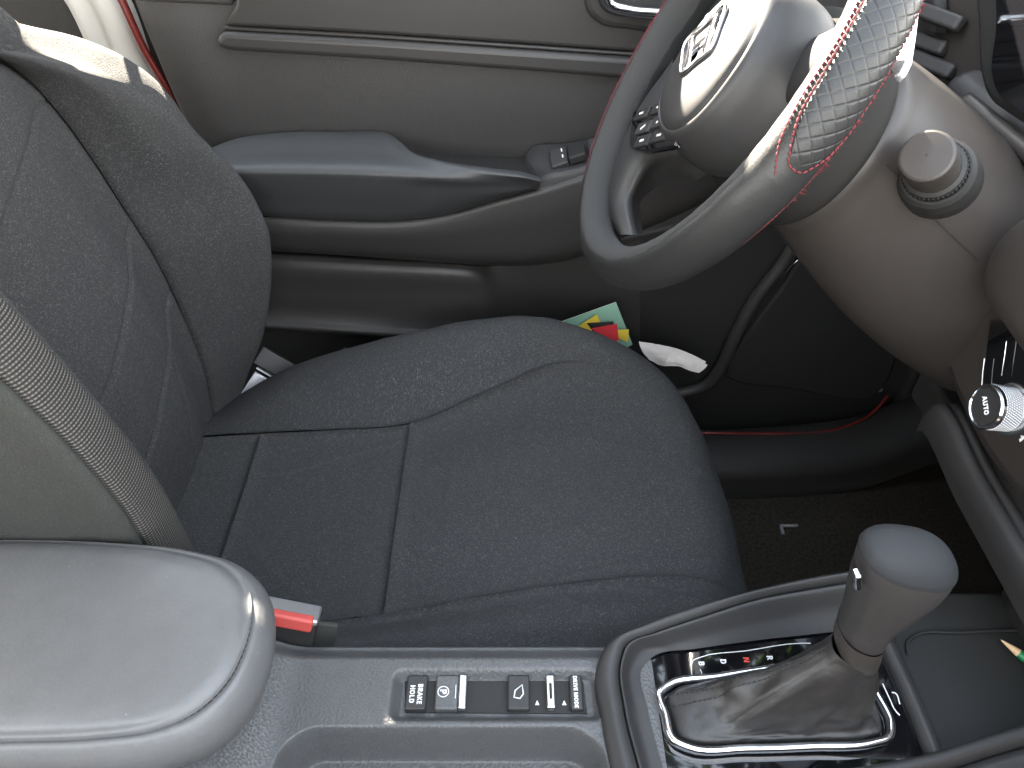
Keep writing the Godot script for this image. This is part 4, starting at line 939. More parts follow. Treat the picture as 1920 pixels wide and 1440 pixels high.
	put("thread_ends", st.commit(), "red_thread", rim).set_meta("kind", "stuff")
	# hub: airbag cover with a face and a deep skirt
	g = []
	for q in [[0.004, 0.0295], [0.025, 0.029], [0.044, 0.0265], [0.054, 0.0225], [0.0585, 0.0185]]: g.append(oval(q[0] * 1.04, q[0] * 1.16, q[0] * 1.0, q[1], 28, 0.9))
	sheet("airbag_face", dense(g, 4, 5, true), "smooth_plastic", t, {"wrap": true, "out": -1.0})
	g = []
	for q in [[0.0585, 0.0180], [0.0600, 0.0195], [0.0625, 0.0185], [0.0675, 0.008], [0.0715, -0.010], [0.0730, -0.028], [0.070, -0.045], [0.05, -0.055]]: g.append(oval(q[0] * 1.04, q[0] * 1.16, q[0] * 1.0, q[1], 28, 0.9))
	sheet("hub_skirt", dense(g, 4, 5, true), "smooth_plastic", t, {"wrap": true, "out": -1.0})
	# emblem: a bright frame with a letter shape inside, turned with the wheel
	var em := Node3D.new(); em.name = "emblem"; t.add_child(em, true)
	em.transform = Transform3D(Basis(Vector3(0, 0, 1), deg_to_rad(58.0)), Vector3(-0.004, 0.010, 0.0295))
	var fr := PackedVector3Array()
	for v in curve2([Vector2(0.026, 0.021), Vector2(0.0, 0.0225), Vector2(-0.026, 0.021), Vector2(-0.0245, 0.0), Vector2(-0.019, -0.019), Vector2(0.0, -0.0205), Vector2(0.019, -0.019), Vector2(0.0245, 0.0)], 5): fr.append(Vector3(v.x, v.y, 0.001))
	frame_ring("emblem_frame", fr, 0.0032, 0.004, Vector3(0, 0, 1), "chrome", em)
	for s in [-1.0, 1.0]:
		plate("emblem_leg", [Vector2(s * 0.019, 0.0185), Vector2(s * 0.0125, 0.0185), Vector2(s * 0.0095, 0.0), Vector2(s * 0.0085, -0.0165), Vector2(s * 0.0145, -0.0165), Vector2(s * 0.0155, 0.0)], 0.003, 0.0012, "chrome", em)
	plate("emblem_bar", [Vector2(-0.0102, 0.003), Vector2(0.0102, 0.003), Vector2(0.0098, -0.003), Vector2(-0.0098, -0.003)], 0.0028, 0.001, "chrome", em)
	# lower spoke with the switch pad
	var spk := [
		[Vector3(-0.1539, -0.0403, -0.01), Vector3(-0.1852, -0.1071, -0.022), Vector3(-0.1552, -0.1562, -0.024), Vector3(-0.1072, -0.182, -0.022), Vector3(-0.0646, -0.186, -0.02), Vector3(-0.0114, -0.1805, -0.018)],
		[Vector3(-0.1105, -0.036, 0.002), Vector3(-0.1053, -0.0925, 0.004), Vector3(-0.0723, -0.1338, 0.004), Vector3(-0.0329, -0.1572, 0.002), Vector3(-0.0046, -0.1619, 0), Vector3(0.0287, -0.1607, -0.004)],
		[Vector3(-0.0462, -0.0288, 0.006), Vector3(-0.0315, -0.071, 0.01), Vector3(-0.0223, -0.1119, 0.009), Vector3(-0.0059, -0.1426, 0.006), Vector3(0.0198, -0.1481, 0.004), Vector3(0.0493, -0.1487, 0)],
		[Vector3(-0.0015, -0.0344, 0.002), Vector3(0.0277, -0.0632, 0.004), Vector3(-0.0096, -0.1056, 0.003), Vector3(0.0014, -0.1351, 0.001), Vector3(0.0277, -0.1405, 0), Vector3(0.0535, -0.1434, -0.004)],
		[Vector3(0.0283, -0.0403, -0.02), Vector3(0.0212, -0.0673, -0.02), Vector3(-0.0367, -0.1182, -0.022), Vector3(-0.0364, -0.1466, -0.022), Vector3(-0.0093, -0.152, -0.022), Vector3(0.024, -0.1534, -0.022)],
		[Vector3(0.0172, -0.0459, -0.04), Vector3(0.0195, -0.0685, -0.04), Vector3(-0.0466, -0.1236, -0.04), Vector3(-0.0523, -0.1512, -0.036), Vector3(-0.0257, -0.1567, -0.036), Vector3(0.008, -0.1575, -0.034)]]
	sheet("spoke", dense(spk, 8, 5), "smooth_plastic", t, {"out": -1.0})
	for th in [38.0, 125.0]:
		var d := Vector3(cos(deg_to_rad(th)), sin(deg_to_rad(th)), 0); var sd := Vector3(-d.y, d.x, 0); g = []
		for q in [[0.060, 0.030, -0.030], [0.10, 0.024, -0.026], [0.14, 0.020, -0.018], [0.178, 0.022, -0.006]]:
			var r := []
			for k in 12:
				var f := TAU * k / 12; r.append(d * q[0] + sd * q[1] * cos(f) + Vector3(0, 0, q[2] + 0.011 * sin(f)))
			g.append(r)
		sheet("spoke", dense(g, 3, 5, true), "dark_plastic", t, {"wrap": true})
	# switch pad
	var pp := []
	for v in spline([Vector3(-0.0919, -0.091, 0.0125), Vector3(-0.0619, -0.071, 0.0125), Vector3(-0.0338, -0.0512, 0.0125), Vector3(0.0089, -0.0524, 0.0125), Vector3(0.0454, -0.0571, 0.0125), Vector3(0.0204, -0.0757, 0.0125), Vector3(-0.0182, -0.0978, 0.0125), Vector3(-0.0415, -0.1061, 0.0125), Vector3(-0.0724, -0.0992, 0.0125)], 5, true): pp.append(Vector2(v.x, v.y))
	var pad := plate("switch_pad", pp, 0.005, 0.002, "piano", t, Transform3D(Basis(), Vector3(0, 0, 0.0085)))
	var rp := PackedVector3Array()
	for v in spline([Vector3(-0.0749, -0.0859, 0.0135), Vector3(-0.0263, -0.0517, 0.0135), Vector3(0.0394, -0.0586, 0.0135), Vector3(-0.0189, -0.0939, 0.0135)], 5, true): rp.append(Vector3(v.x, v.y, 0.0052))
	var bt := [[Vector3(-0.0654, -0.08, 0.0135), 0], [Vector3(-0.0365, -0.0589, 0.0135), 0], [Vector3(-0.0391, -0.083, 0.0135), 1], [Vector3(-0.0152, -0.0638, 0.0135), 1], [Vector3(-0.0204, -0.0886, 0.0135), 0], [Vector3(0.0061, -0.0687, 0.0135), 0]]
	var ux := (Vector3(-0.0616, -0.0604, 0) - Vector3(-0.1127, -0.0963, 0)).normalized()
	for q in bt:
		var k := rbox("wheel_button", Vector3(0.029, 0.0125, 0.0036), 0.0015, "smooth_plastic" if q[1] == 1 else "dark_plastic", pad, Transform3D(Basis(Vector3(0, 0, 1), atan2(ux.y, ux.x)), Vector3(q[0].x, q[0].y, 0.0050)))
		rbox("button_mark", Vector3(0.008, 0.0022, 0.0006), 0.0002, "white_print", k, Transform3D(Basis(Vector3(0, 0, 1), 0.4 * q[1]), Vector3(0, 0, 0.0018)))
	# shift paddle behind the rim
	var pa := []
	for v in [Vector3(0.0539, 0.1298, -0.045), Vector3(0.0931, 0.1216, -0.045), Vector3(0.1143, 0.1087, -0.045), Vector3(0.1348, 0.0953, -0.045), Vector3(0.139, 0.0888, -0.045), Vector3(0.1399, 0.0829, -0.045), Vector3(0.1265, 0.0835, -0.045), Vector3(0.1017, 0.0872, -0.045), Vector3(0.0716, 0.1018, -0.045), Vector3(0.0341, 0.124, -0.045)]: pa.append(Vector2(v.x, v.y))
	plate("shift_paddle", pa, 0.006, 0.0025, "steel", t, Transform3D(Basis(), Vector3(0, 0, -0.051)))

# ------------------------------------------------------------------ centre console
func sdrr(x: float, z: float, cx: float, cz: float, hx: float, hz: float, r: float) -> float:
	var qx: float = abs(x - cx) - hx + r; var qz: float = abs(z - cz) - hz + r
	return Vector2(max(qx, 0), max(qz, 0)).length() + min(max(qx, qz), 0.0) - r

func top_h(x: float, z: float) -> float:
	var y := 0.42 + 0.060 * pow(smoothstep(-0.175, -0.27, x), 1.4)
	y -= 0.012 * smoothstep(-0.088, -0.106, z)
	var d := sdrr(x, z, -0.013, -0.058, 0.088, 0.021, 0.008)
	y -= 0.011 * (1.0 - smoothstep(-0.007, 0.003, d))
	d = sdrr(x, z, -0.056, 0.075, 0.130, 0.104, 0.03)
	var dep := 0.046
	var wedge: float = smoothstep(0.040, 0.020, abs(x + 0.052) - (z + 0.02) * 0.5)
	dep += 0.05 * smoothstep(0.0, -0.004, Vector2(x + 0.128, z - 0.045).length() - 0.036) + 0.05 * smoothstep(0.0, -0.004, Vector2(x - 0.022, z - 0.045).length() - 0.036)
	y -= dep * (1.0 - smoothstep(-0.008, 0.002, d))
	return y

func flat(v: Vector3) -> Vector2: return Vector2(v.x, -v.z)

func top_plate(called: String, pts: Array, y: float, th: float, bev: float, m: String, parent: Node, smooth := 0) -> MeshInstance3D:
	var o := []
	var src = spline(pts, smooth, true) if smooth > 0 else pts
	for v in src: o.append(flat(v))
	return plate(called, o, th, bev, m, parent, Transform3D(Basis(Vector3(1, 0, 0), Vector3(0, 0, -1), Vector3(0, 1, 0)), Vector3(0, y, 0)))

func text_flat(at: Vector3) -> Transform3D:
	return Transform3D(Basis(Vector3(0, 0, 1), Vector3(1, 0, 0), Vector3(0, 1, 0)), at)

func console():
	var t := thing("centre_console", "grey grained plastic centre console with cup holders and a glossy black gear surround", "console", Vector3.ZERO)
	var g := []
	for w in [[-0.118, 0.10], [-0.112, 0.25], [-0.110, 0.36], [-0.1095, 0.395]]:
		var r := PackedVector3Array()
		for i in 271: r.append(Vector3(-0.31 + i * 0.0016, w[1] + (top_h(-0.31 + i * 0.0016, -0.106) - 0.408) * smoothstep(0.1, 0.395, w[1]), w[0]))
		g.append(r)
	for k in 130:
		var z := -0.108 + k * 0.0016; var r := PackedVector3Array()
		for i in 271: r.append(Vector3(-0.31 + i * 0.0016, top_h(-0.31 + i * 0.0016, z), z))
		g.append(r)
	var last := PackedVector3Array()
	for v in g[g.size() - 1]: last.append(Vector3(v.x, 0.1, v.z + 0.01))
	g.append(last)
	sheet("console_top", g, "console_plastic", t, {"out": 1.0})
	for c in [-0.128, 0.022]:
		var ring := PackedVector3Array()
		for k in 40: ring.append(Vector3(c + 0.0365 * cos(TAU * k / 40), 0.3745, 0.045 + 0.0365 * sin(TAU * k / 40)))
		pipe("cup_ring", ring, 0.0009, "satin", t, true, 6)
	# switch row in its recess
	var sy := 0.4095
	var row := Node3D.new(); row.name = "switch_row"; t.add_child(row, true)
	top_plate("switch_bed", [Vector3(-0.0942, 0.41, -0.0788), Vector3(0.0617, 0.41, -0.0808), Vector3(0.0634, 0.41, -0.0457), Vector3(-0.09, 0.41, -0.0467)], sy - 0.004, 0.005, 0.001, "rubber", row)
	var keys := [["brake_hold_key", 762, 800, "smooth_plastic"], ["parking_brake_key", 818, 860, "console_plastic"], ["hill_descent_key", 952, 993, "smooth_plastic"], ["drive_mode_label", 1068, 1090, "smooth_plastic"]]
	var kz0 := Vector3(-0.0279, 0.412, -0.0768).z; var kz1 := Vector3(-0.0269, 0.412, -0.0466).z
	var kx := [[Vector3(-0.0904, 0.412, -0.0615).x, Vector3(-0.0726, 0.412, -0.0615).x], [Vector3(-0.0653, 0.412, -0.0615).x, Vector3(-0.0457, 0.412, -0.0615).x], [Vector3(-0.0037, 0.412, -0.0615).x, Vector3(0.0151, 0.412, -0.0615).x], [Vector3(0.0493, 0.412, -0.0615).x, Vector3(0.0603, 0.412, -0.0615).x]]
	for k in 4:
		var a: float = kx[k][0]; var b: float = kx[k][1]
		var o := rbox(keys[k][0], Vector3(b - a, 0.008, kz1 - kz0), 0.0018, keys[k][3], row, Transform3D(Basis(Vector3(1, 0, 0), 0.0), Vector3((a + b) / 2, sy + 0.003, (kz0 + kz1) / 2)))
		if k == 0:
			letters("lettering", "BRAKE", 0.0042, "white_print", o, text_flat(Vector3(0.0032, 0.0041, 0.002)))
			letters("lettering", "HOLD", 0.0042, "white_print", o, text_flat(Vector3(-0.0034, 0.0041, 0.002)))
		elif k == 1:
			letters("lettering", "P", 0.0058, "white_print", o, text_flat(Vector3(-0.003, 0.0041, 0.0)))
			var c := PackedVector3Array()
			for q in 24: c.append(Vector3(-0.003 + 0.0046 * cos(TAU * q / 24), 0.0042, 0.0046 * sin(TAU * q / 24)))
			pipe("symbol_ring", c, 0.0004, "white_print", o, true, 6)
			rbox("mark", Vector3(0.0006, 0.0006, 0.012), 0.0002, "white_print", o, Transform3D(Basis(), Vector3(0.0075, 0.0041, 0.0)))
		elif k == 2:
			var sl := PackedVector3Array([Vector3(0.003, 0.0042, -0.006), Vector3(0.004, 0.0042, 0.002), Vector3(0.001, 0.0042, 0.006), Vector3(-0.004, 0.0042, 0.005), Vector3(-0.003, 0.0042, -0.001)])
			pipe("symbol_outline", sl, 0.0006, "white_print", o, true, 6)
		else:
			letters("lettering", "DRIVE MODE", 0.0034, "white_print", o, text_flat(Vector3(-0.0005, 0.0041, 0.0)))
	var hx0: float = Vector3(-0.0452, 0.412, -0.0615).x; var hx1: float = Vector3(-0.0393, 0.412, -0.0615).x
	rbox("lifting_edge", Vector3((hx1 - hx0) * 1.2, 0.006, kz1 - kz0), 0.0015, "satin", row, Transform3D(Basis(Vector3(0, 0, 1), -0.12), Vector3((hx0 + hx1) / 2, sy + 0.0055, (kz0 + kz1) / 2)))
	var mx: float = Vector3(0.0329, 0.412, -0.0615).x
	var tg := rbox("mode_lever", Vector3(0.0075, 0.009, kz1 - kz0 - 0.001), 0.0015, "satin", row, Transform3D(Basis(), Vector3(mx, sy + 0.004, (kz0 + kz1) / 2)))
	rbox("lever_slot", Vector3(0.0025, 0.001, 0.014), 0.0004, "dark_plastic", tg, Transform3D(Basis(), Vector3(0, 0.0045, 0)))
	for sx in [-1.0, 1.0]:
		var fx: float = mx + sx * 0.0115
		plate("mode_arrow", [Vector2(-0.0018, -0.002), Vector2(0.0018, -0.002), Vector2(0, 0.002)], 0.0006, 0.0001, "white_print", row, Transform3D(Basis(Vector3(1, 0, 0), Vector3(0, 0, -1), Vector3(0, 1, 0)), Vector3(fx, sy + 0.0012, (kz0 + kz1) / 2 + 0.007)))
	# padded rim round the gear area
	var ro := [Vector3(0.0792, 0.428, 0.0094), Vector3(0.0744, 0.43, -0.0356), Vector3(0.0743, 0.434, -0.0799), Vector3(0.0858, 0.438, -0.099), Vector3(0.1138, 0.442, -0.1116), Vector3(0.1549, 0.446, -0.1255), Vector3(0.2042, 0.45, -0.1377), Vector3(0.2575, 0.455, -0.1483), Vector3(0.309, 0.46, -0.1556), Vector3(0.3484, 0.463, -0.1604)]
	var rs := [Vector3(0.099, 0.428, 0.0094), Vector3(0.0918, 0.43, -0.04), Vector3(0.0925, 0.434, -0.0799), Vector3(0.0989, 0.437, -0.0945), Vector3(0.1229, 0.44, -0.104), Vector3(0.1631, 0.444, -0.1167), Vector3(0.2153, 0.448, -0.1324), Vector3(0.2771, 0.452, -0.1435), Vector3(0.3175, 0.456, -0.1487), Vector3(0.3483, 0.46, -0.1522)]
	var rb := [Vector3(0.1193, 0.421, 0.0067), Vector3(0.1132, 0.421, -0.042), Vector3(0.1134, 0.421, -0.0819), Vector3(0.1255, 0.421, -0.0923), Vector3(0.1603, 0.421, -0.0984), Vector3(0.1944, 0.421, -0.1035), Vector3(0.2287, 0.421, -0.1082), Vector3(0.2661, 0.421, -0.1124), Vector3(0.3081, 0.421, -0.1177), Vector3(0.3443, 0.421, -0.1219)]
	var r0 := []; var r1 := []; var r2 := []; var r3 := []; var s0 := []; var s1 := []; var s2 := []; var s3 := []
	for k in ro.size():
		var inw: Vector3 = (rs[k] - ro[k]) * Vector3(1, 0, 1)
		r0.append(ro[k] + Vector3(0, -0.20, 0)); r1.append(ro[k] + Vector3(0, -0.016, 0) - inw * 0.06); r2.append(ro[k] + Vector3(0, -0.003, 0))
		r3.append(ro[k].lerp(rs[k], 0.5) + Vector3(0, 0.003, 0)); s0.append(rs[k] + Vector3(0, -0.0005, 0) - inw * 0.05)
		s1.append(rs[k] + Vector3(0, -0.005, 0)); s2.append(rs[k].lerp(rb[k], 0.06)); s3.append(rs[k].lerp(rb[k], 0.5) + Vector3(0, -0.004, 0))
	sheet("side_wall", dense([r0, r1.duplicate()], 8, 6), "smooth_plastic", t, {"out": -1.0})
	sheet("padded_rim", dense([r1, r2, r3, s0, s1], 8, 6), "smooth_plastic", t, {"out": -1.0})
	sheet("sloping_surround", dense([s1, s2, s3, rb], 8, 6), "smooth_plastic", t, {"out": -1.0})
	# glossy panel
	var pn := top_plate("gloss_panel", [Vector3(0.1116, 0.418, -0.0835), Vector3(0.1255, 0.418, -0.0965), Vector3(0.1958, 0.418, -0.1078), Vector3(0.2683, 0.418, -0.1173), Vector3(0.327, 0.418, -0.1141), Vector3(0.3305, 0.418, -0.0595), Vector3(0.3299, 0.418, -0.0231), Vector3(0.3279, 0.418, -0.0051), Vector3(0.2681, 0.418, 0.0063), Vector3(0.1989, 0.418, 0.015), Vector3(0.1184, 0.418, 0.0212), Vector3(0.1131, 0.418, -0.0059), Vector3(0.1111, 0.418, -0.0434)], 0.410, 0.008, 0.002, "piano", t)
	pipe("window_line", spline([Vector3(0.1552, 0.4182, -0.0746), Vector3(0.1571, 0.4182, -0.0859), Vector3(0.1591, 0.4182, -0.0893), Vector3(0.1632, 0.4182, -0.0913), Vector3(0.208, 0.4182, -0.0984), Vector3(0.2573, 0.4182, -0.1056), Vector3(0.2668, 0.4182, -0.1056)], 4), 0.0004, "white_print", t, false, 6)
	letters("gear_letter", "B", 0.0050, "white_print", t, text_flat(Vector3(0.1656, 0.4183, -0.0863)))
	letters("gear_letter", "D", 0.0050, "white_print", t, text_flat(Vector3(0.1851, 0.4183, -0.0883)))
	letters("gear_letter", "N", 0.0050, "red_print", t, text_flat(Vector3(0.2056, 0.4183, -0.0898)))
	letters("gear_letter", "R", 0.0050, "white_print", t, text_flat(Vector3(0.2267, 0.4183, -0.0918)))
	pipe("gear_mark", [Vector3(0.1637, 0.4182, -0.0809), Vector3(0.1644, 0.4182, -0.077)], 0.0004, "white_print", t, false, 6)
	var rp := spline([Vector3(0.1238, 0.424, -0.0565), Vector3(0.13, 0.424, -0.0621), Vector3(0.1755, 0.424, -0.0706), Vector3(0.2277, 0.424, -0.0789), Vector3(0.2875, 0.424, -0.0862), Vector3(0.301, 0.424, -0.0823), Vector3(0.3049, 0.424, -0.0565), Vector3(0.3074, 0.424, -0.0287), Vector3(0.3024, 0.424, -0.0197), Vector3(0.2897, 0.424, -0.0155), Vector3(0.2384, 0.424, -0.0125), Vector3(0.187, 0.424, -0.0109), Vector3(0.1384, 0.424, -0.0125), Vector3(0.1294, 0.424, -0.0176), Vector3(0.1256, 0.424, -0.0384)], 6, true)
	frame_ring("bright_bezel", rp, 0.0068, 0.013, Vector3(0.0, 1, 0.25), "chrome", t)
	# slot mark on the panel and the divider ridge before the tray
	pipe("slot_mark", spline([Vector3(0.3176, 0.4182, -0.0679), Vector3(0.3187, 0.4182, -0.0547), Vector3(0.3201, 0.4182, -0.0438), Vector3(0.322, 0.4182, -0.0406)], 4), 0.0006, "white_print", t, false, 6)
	pipe("slot_mark", spline([Vector3(0.3226, 0.4182, -0.0603), Vector3(0.3251, 0.4182, -0.0598), Vector3(0.3256, 0.4182, -0.0501)], 4), 0.0006, "white_print", t, false, 6)
	var dv := []
	for q in [[0.0, 0.412], [0.06, 0.424], [0.22, 0.4275], [0.5, 0.424], [0.8, 0.405], [1.0, 0.386]]:
		var r := []
		for e in [[Vector3(0.3249, 0.42, -0.1098), Vector3(0.3548, 0.42, -0.113)], [Vector3(0.326, 0.42, -0.0954), Vector3(0.3541, 0.42, -0.0964)], [Vector3(0.3288, 0.42, -0.0566), Vector3(0.3549, 0.42, -0.0566)], [Vector3(0.3292, 0.42, -0.021), Vector3(0.3551, 0.42, -0.021)], [Vector3(0.3292, 0.42, -0.0018), Vector3(0.3546, 0.42, -0.0018)]]:
			var v: Vector3 = e[0].lerp(e[1], q[0]); r.append(Vector3(v.x, q[1], v.z))
		dv.append(r)
	sheet("divider_ridge", dense(dv, 6, 5), "smooth_plastic", t, {"out": 1.0})
	rbox("tray_floor", Vector3(0.24, 0.02, 0.26), 0.006, "rubber", t, Transform3D(Basis(), Vector3(0.455, 0.376, -0.05)))
	rbox("tray_back", Vector3(0.02, 0.14, 0.20), 0.006, "rubber", t, Transform3D(Basis(), Vector3(0.57, 0.42, -0.05)))
	pipe("tray_mat_edge", spline([Vector3(0.3663, 0.388, -0.1119), Vector3(0.369, 0.388, -0.1215), Vector3(0.3799, 0.388, -0.1303), Vector3(0.4241, 0.388, -0.1336), Vector3(0.5066, 0.388, -0.137)], 5), 0.0014, "rubber", t)
	# near rim of the console
	var nr := []
	for q in [[0.0, 0.418], [0.10, 0.428], [0.35, 0.434], [0.7, 0.434], [0.92, 0.428], [1.0, 0.418], [1.02, 0.412], [1.05, 0.420], [1.5, 0.424], [2.5, 0.41], [3.2, 0.30]]:
		var r := []
		for e in [[Vector3(0.0898, 0.424, 0.0215), Vector3(0.0946, 0.424, 0.0328)], [Vector3(0.1813, 0.424, 0.0141), Vector3(0.1805, 0.424, 0.0265)], [Vector3(0.2671, 0.424, 0.0038), Vector3(0.267, 0.424, 0.0165)], [Vector3(0.3301, 0.424, -0.0076), Vector3(0.3308, 0.424, 0.0062)], [Vector3(0.3832, 0.424, -0.0218), Vector3(0.3843, 0.424, -0.0076)], [Vector3(0.438, 0.424, -0.0362), Vector3(0.4392, 0.424, -0.0218)], [Vector3(0.4907, 0.424, -0.0519), Vector3(0.4918, 0.424, -0.0384)]]:
			var v: Vector3 = e[0] + (e[1] - e[0]) * q[0]; r.append(Vector3(v.x, q[1], v.z))
		nr.append(r)
	sheet("near_rim", dense(nr, 6, 4), "smooth_plastic", t, {"out": 1.0})

# ------------------------------------------------------------------ armrest lid on the console
func console_lid():
	var t := thing("console_armrest", "padded grey leatherette armrest lid with stitched edge, beside the seat", "armrest", Vector3.ZERO)
	var loop := []
	# plan of the seam line, seen from above (x, z)
	var plan := [Vector2(-0.62, -0.132), Vector2(-0.45, -0.142), Vector2(-0.34, -0.139), Vector2(-0.27, -0.130), Vector2(-0.232, -0.117), Vector2(-0.212, -0.098), Vector2(-0.202, -0.070), Vector2(-0.201, -0.045), Vector2(-0.207, -0.018), Vector2(-0.222, 0.002), Vector2(-0.245, 0.013), Vector2(-0.28, 0.0185), Vector2(-0.34, 0.021), Vector2(-0.45, 0.022), Vector2(-0.62, 0.02), Vector2(-0.66, -0.02), Vector2(-0.66, -0.10)]
	var c := Vector2(-0.40, -0.058)
	var rows := []
	for k in [[0.02, 0.533], [0.40, 0.5325], [0.70, 0.530], [0.88, 0.5262], [0.965, 0.5215], [0.995, 0.5165]]:
		var r := []
		for p in plan: r.append(Vector3(lerpf(c.x, p.x, k[0]), k[1], lerpf(c.y, p.y, k[0])))
		rows.append(r)
	var g := dense(rows, 5, 8, true)
	sheet("lid_top", g, "lid_leather", t, {"wrap": true, "edge": [null, [0.003, 0.006], null, null], "out": -1.0})
	rows = []
	for k in [[0.996, 0.5150, 0.0], [1.0, 0.5148, 0.003], [1.0, 0.510, 0.008], [1.0, 0.497, 0.013], [1.0, 0.475, 0.010], [1.0, 0.458, 0.002], [1.0, 0.450, -0.012]]:
		var r := []
		for i in plan.size():
			var a: Vector2 = plan[(i - 1 + plan.size()) % plan.size()]; var b: Vector2 = plan[(i + 1) % plan.size()]; var d := (b - a).normalized()
			var q: Vector2 = c.lerp(plan[i], k[0]) + Vector2(d.y, -d.x) * k[2]; r.append(Vector3(q.x, k[1], q.y))
		rows.append(r)
	sheet("lid_side", dense(rows, 5, 6, true), "lid_leather", t, {"wrap": true, "out": -1.0})
	var pp := []
	for i in range(3, 15): pp.append(Vector3(plan[i].x, 0.5165, plan[i].y))
	stitches("edge_stitches", spline(pp, 10), 0.0046, 0.0034, 0.00075, "black_thread", t)
	rbox("lid_base", Vector3(0.42, 0.30, 0.16), 0.02, "console_plastic", t, Transform3D(Basis(), Vector3(-0.435, 0.302, -0.055)))

# ------------------------------------------------------------------ gear lever
func gear_lever():
	var t := thing("gear_lever", "gear lever with brown-grey leather knob rising from a stitched leather boot", "gear lever", Vector3.ZERO)
	var base := spline([Vector3(0.1292, 0.422, -0.0547), Vector3(0.1335, 0.422, -0.0594), Vector3(0.1752, 0.422, -0.0674), Vector3(0.2273, 0.422, -0.0755), Vector3(0.2847, 0.422, -0.0829), Vector3(0.297, 0.422, -0.0794), Vector3(0.3017, 0.422, -0.0557), Vector3(0.303, 0.422, -0.0305), Vector3(0.2992, 0.422, -0.0236), Vector3(0.2894, 0.422, -0.0201), Vector3(0.2403, 0.422, -0.0172), Vector3(0.1885, 0.422, -0.0159), Vector3(0.1416, 0.422, -0.0172), Vector3(0.1345, 0.422, -0.021), Vector3(0.1313, 0.422, -0.0393)], 6, true)
	var bc := Vector3(0.2266, 0.42, -0.0447); var n := base.size(); var top := Vector3(0.2585, 0.5159, -0.048)
	var fn := FastNoiseLite.new(); fn.seed = 12; fn.frequency = 28.0; fn.noise_type = FastNoiseLite.TYPE_SIMPLEX_SMOOTH
	var rows := []
	# t of the way in plan from the rim to the collar, height share
	for q in [[0.0, -0.03], [0.02, 0.02], [0.10, 0.055], [0.22, 0.07], [0.34, 0.13], [0.46, 0.28], [0.60, 0.45], [0.74, 0.63], [0.87, 0.80], [0.96, 0.93], [1.0, 1.0]]:
		var r := []
		for i in n:
			var b: Vector3 = base[i]; var ang := atan2(b.z - bc.z, b.x - bc.x)
			var col := top + Vector3(0.0172 * cos(ang), 0, 0.0172 * sin(ang))
			var p := Vector3(lerp(b.x, col.x, q[0]), lerp(0.421, top.y, q[1]), lerp(b.z, col.z, q[0]))
			var fold: float = sin(q[0] * PI)
			p += Vector3(cos(ang), 0.5, sin(ang)) * (0.006 * fn.get_noise_3d(p.x, p.y * 0.6, p.z) * fold)
			# corner fold on the rear left where the seams meet
			p.y += 0.010 * exp(-pow((ang + PI - 0.15 if ang < 0 else ang - PI - 0.15) / 0.25, 2.0)) * smoothstep(0.0, 0.3, q[0]) * smoothstep(0.75, 0.4, q[0])
			r.append(p)
		rows.append(r)
	var bg := dense(rows, 1, 6, true)
	var boot := sheet("boot", bg, "boot_leather", t, {"wrap": true, "noise": [0.0008, 60.0]})
	# two seams with a flat tape between them, up the rear edge
	for s in [0, 1]:
		var path := []; var nj: int = bg[0].size(); var jj: int = int(nj * (0.955 + 0.05 * s)) % nj
		for i in range(6, bg.size() - 2, 3): path.append(bg[i][jj] + Vector3(-0.0006, 0.0010, 0.0003))
		stitches("boot_stitches", spline(path, 4), 0.0042, 0.0030, 0.0006, "black_thread", boot)
	# collar and knob: rounded sections along the lever
	var zc := -0.048
	var sec := [[Vector3(0.263, 0.5049, -0.048), 0.0170, 0.0170, 0.33], [Vector3(0.2592, 0.5175, -0.048), 0.0190, 0.0190, 0.33], [Vector3(0.2561, 0.5357, -0.048), 0.0186, 0.0186, 0.36]]
	var g := []
	for q in sec: g.append(section(q[0], q[1], q[2], q[3]))
	sheet("collar", dense(g, 3, 5, true), "column_plastic", t, {"wrap": true})
	sec = [[Vector3(0.2566, 0.5342, -0.048), 0.0170, 0.0170, 0.36], [Vector3(0.2561, 0.5372, -0.048), 0.0182, 0.0180, 0.38], [Vector3(0.2554, 0.5547, -0.048), 0.0200, 0.0186, 0.42], [Vector3(0.2563, 0.5782, -0.048), 0.0262, 0.0205, 0.46], [Vector3(0.2583, 0.5991, -0.048), 0.0318, 0.0225, 0.42], [Vector3(0.2597, 0.6165, -0.048), 0.0345, 0.0232, 0.33], [Vector3(0.2591, 0.6285, -0.048), 0.0338, 0.0222, 0.24], [Vector3(0.2572, 0.6378, -0.048), 0.0290, 0.0188, 0.18], [Vector3(0.2554, 0.6441, -0.048), 0.0200, 0.0125, 0.14], [Vector3(0.2544, 0.6469, -0.048), 0.0090, 0.0055, 0.12], [Vector3(0.2542, 0.6475, -0.048), 0.0002, 0.0002, 0.12]]
	g = []
	for q in sec: g.append(section(q[0], q[1], q[2], q[3]))
	var kg := dense(g, 3, 6, true)
	var knob := sheet("knob", kg, "knob_leather", t, {"wrap": true, "noise": [0.0003, 60.0]})
	# plastic spine down the rear of the knob
	var sp := []
	for i in range(2, 27):
		var q := PackedVector3Array()
		for j in range(23, 40): q.append(kg[i][j] + Vector3(-0.0009 * sin(PI * (j - 23) / 16.0), 0, 0.0))
		sp.append(q)
	sheet("knob_spine", sp, "smooth_plastic", knob)
	# top cover: a slightly raised pad bounded by a seam
	var cap := []
	for i in range(6 * 6 - 2, kg.size()): cap.append(kg[i])
	for i in cap.size():
		var r := PackedVector3Array()
		for v in cap[i]: r.append(v + (v - Vector3(0.2608, 0.611, -0.048)).normalized() * (0.0009 if i > 1 else 0.0009 * i * 0.5))
		cap[i] = r
	sheet("knob_top", cap, "knob_cap", knob, {"wrap": true})
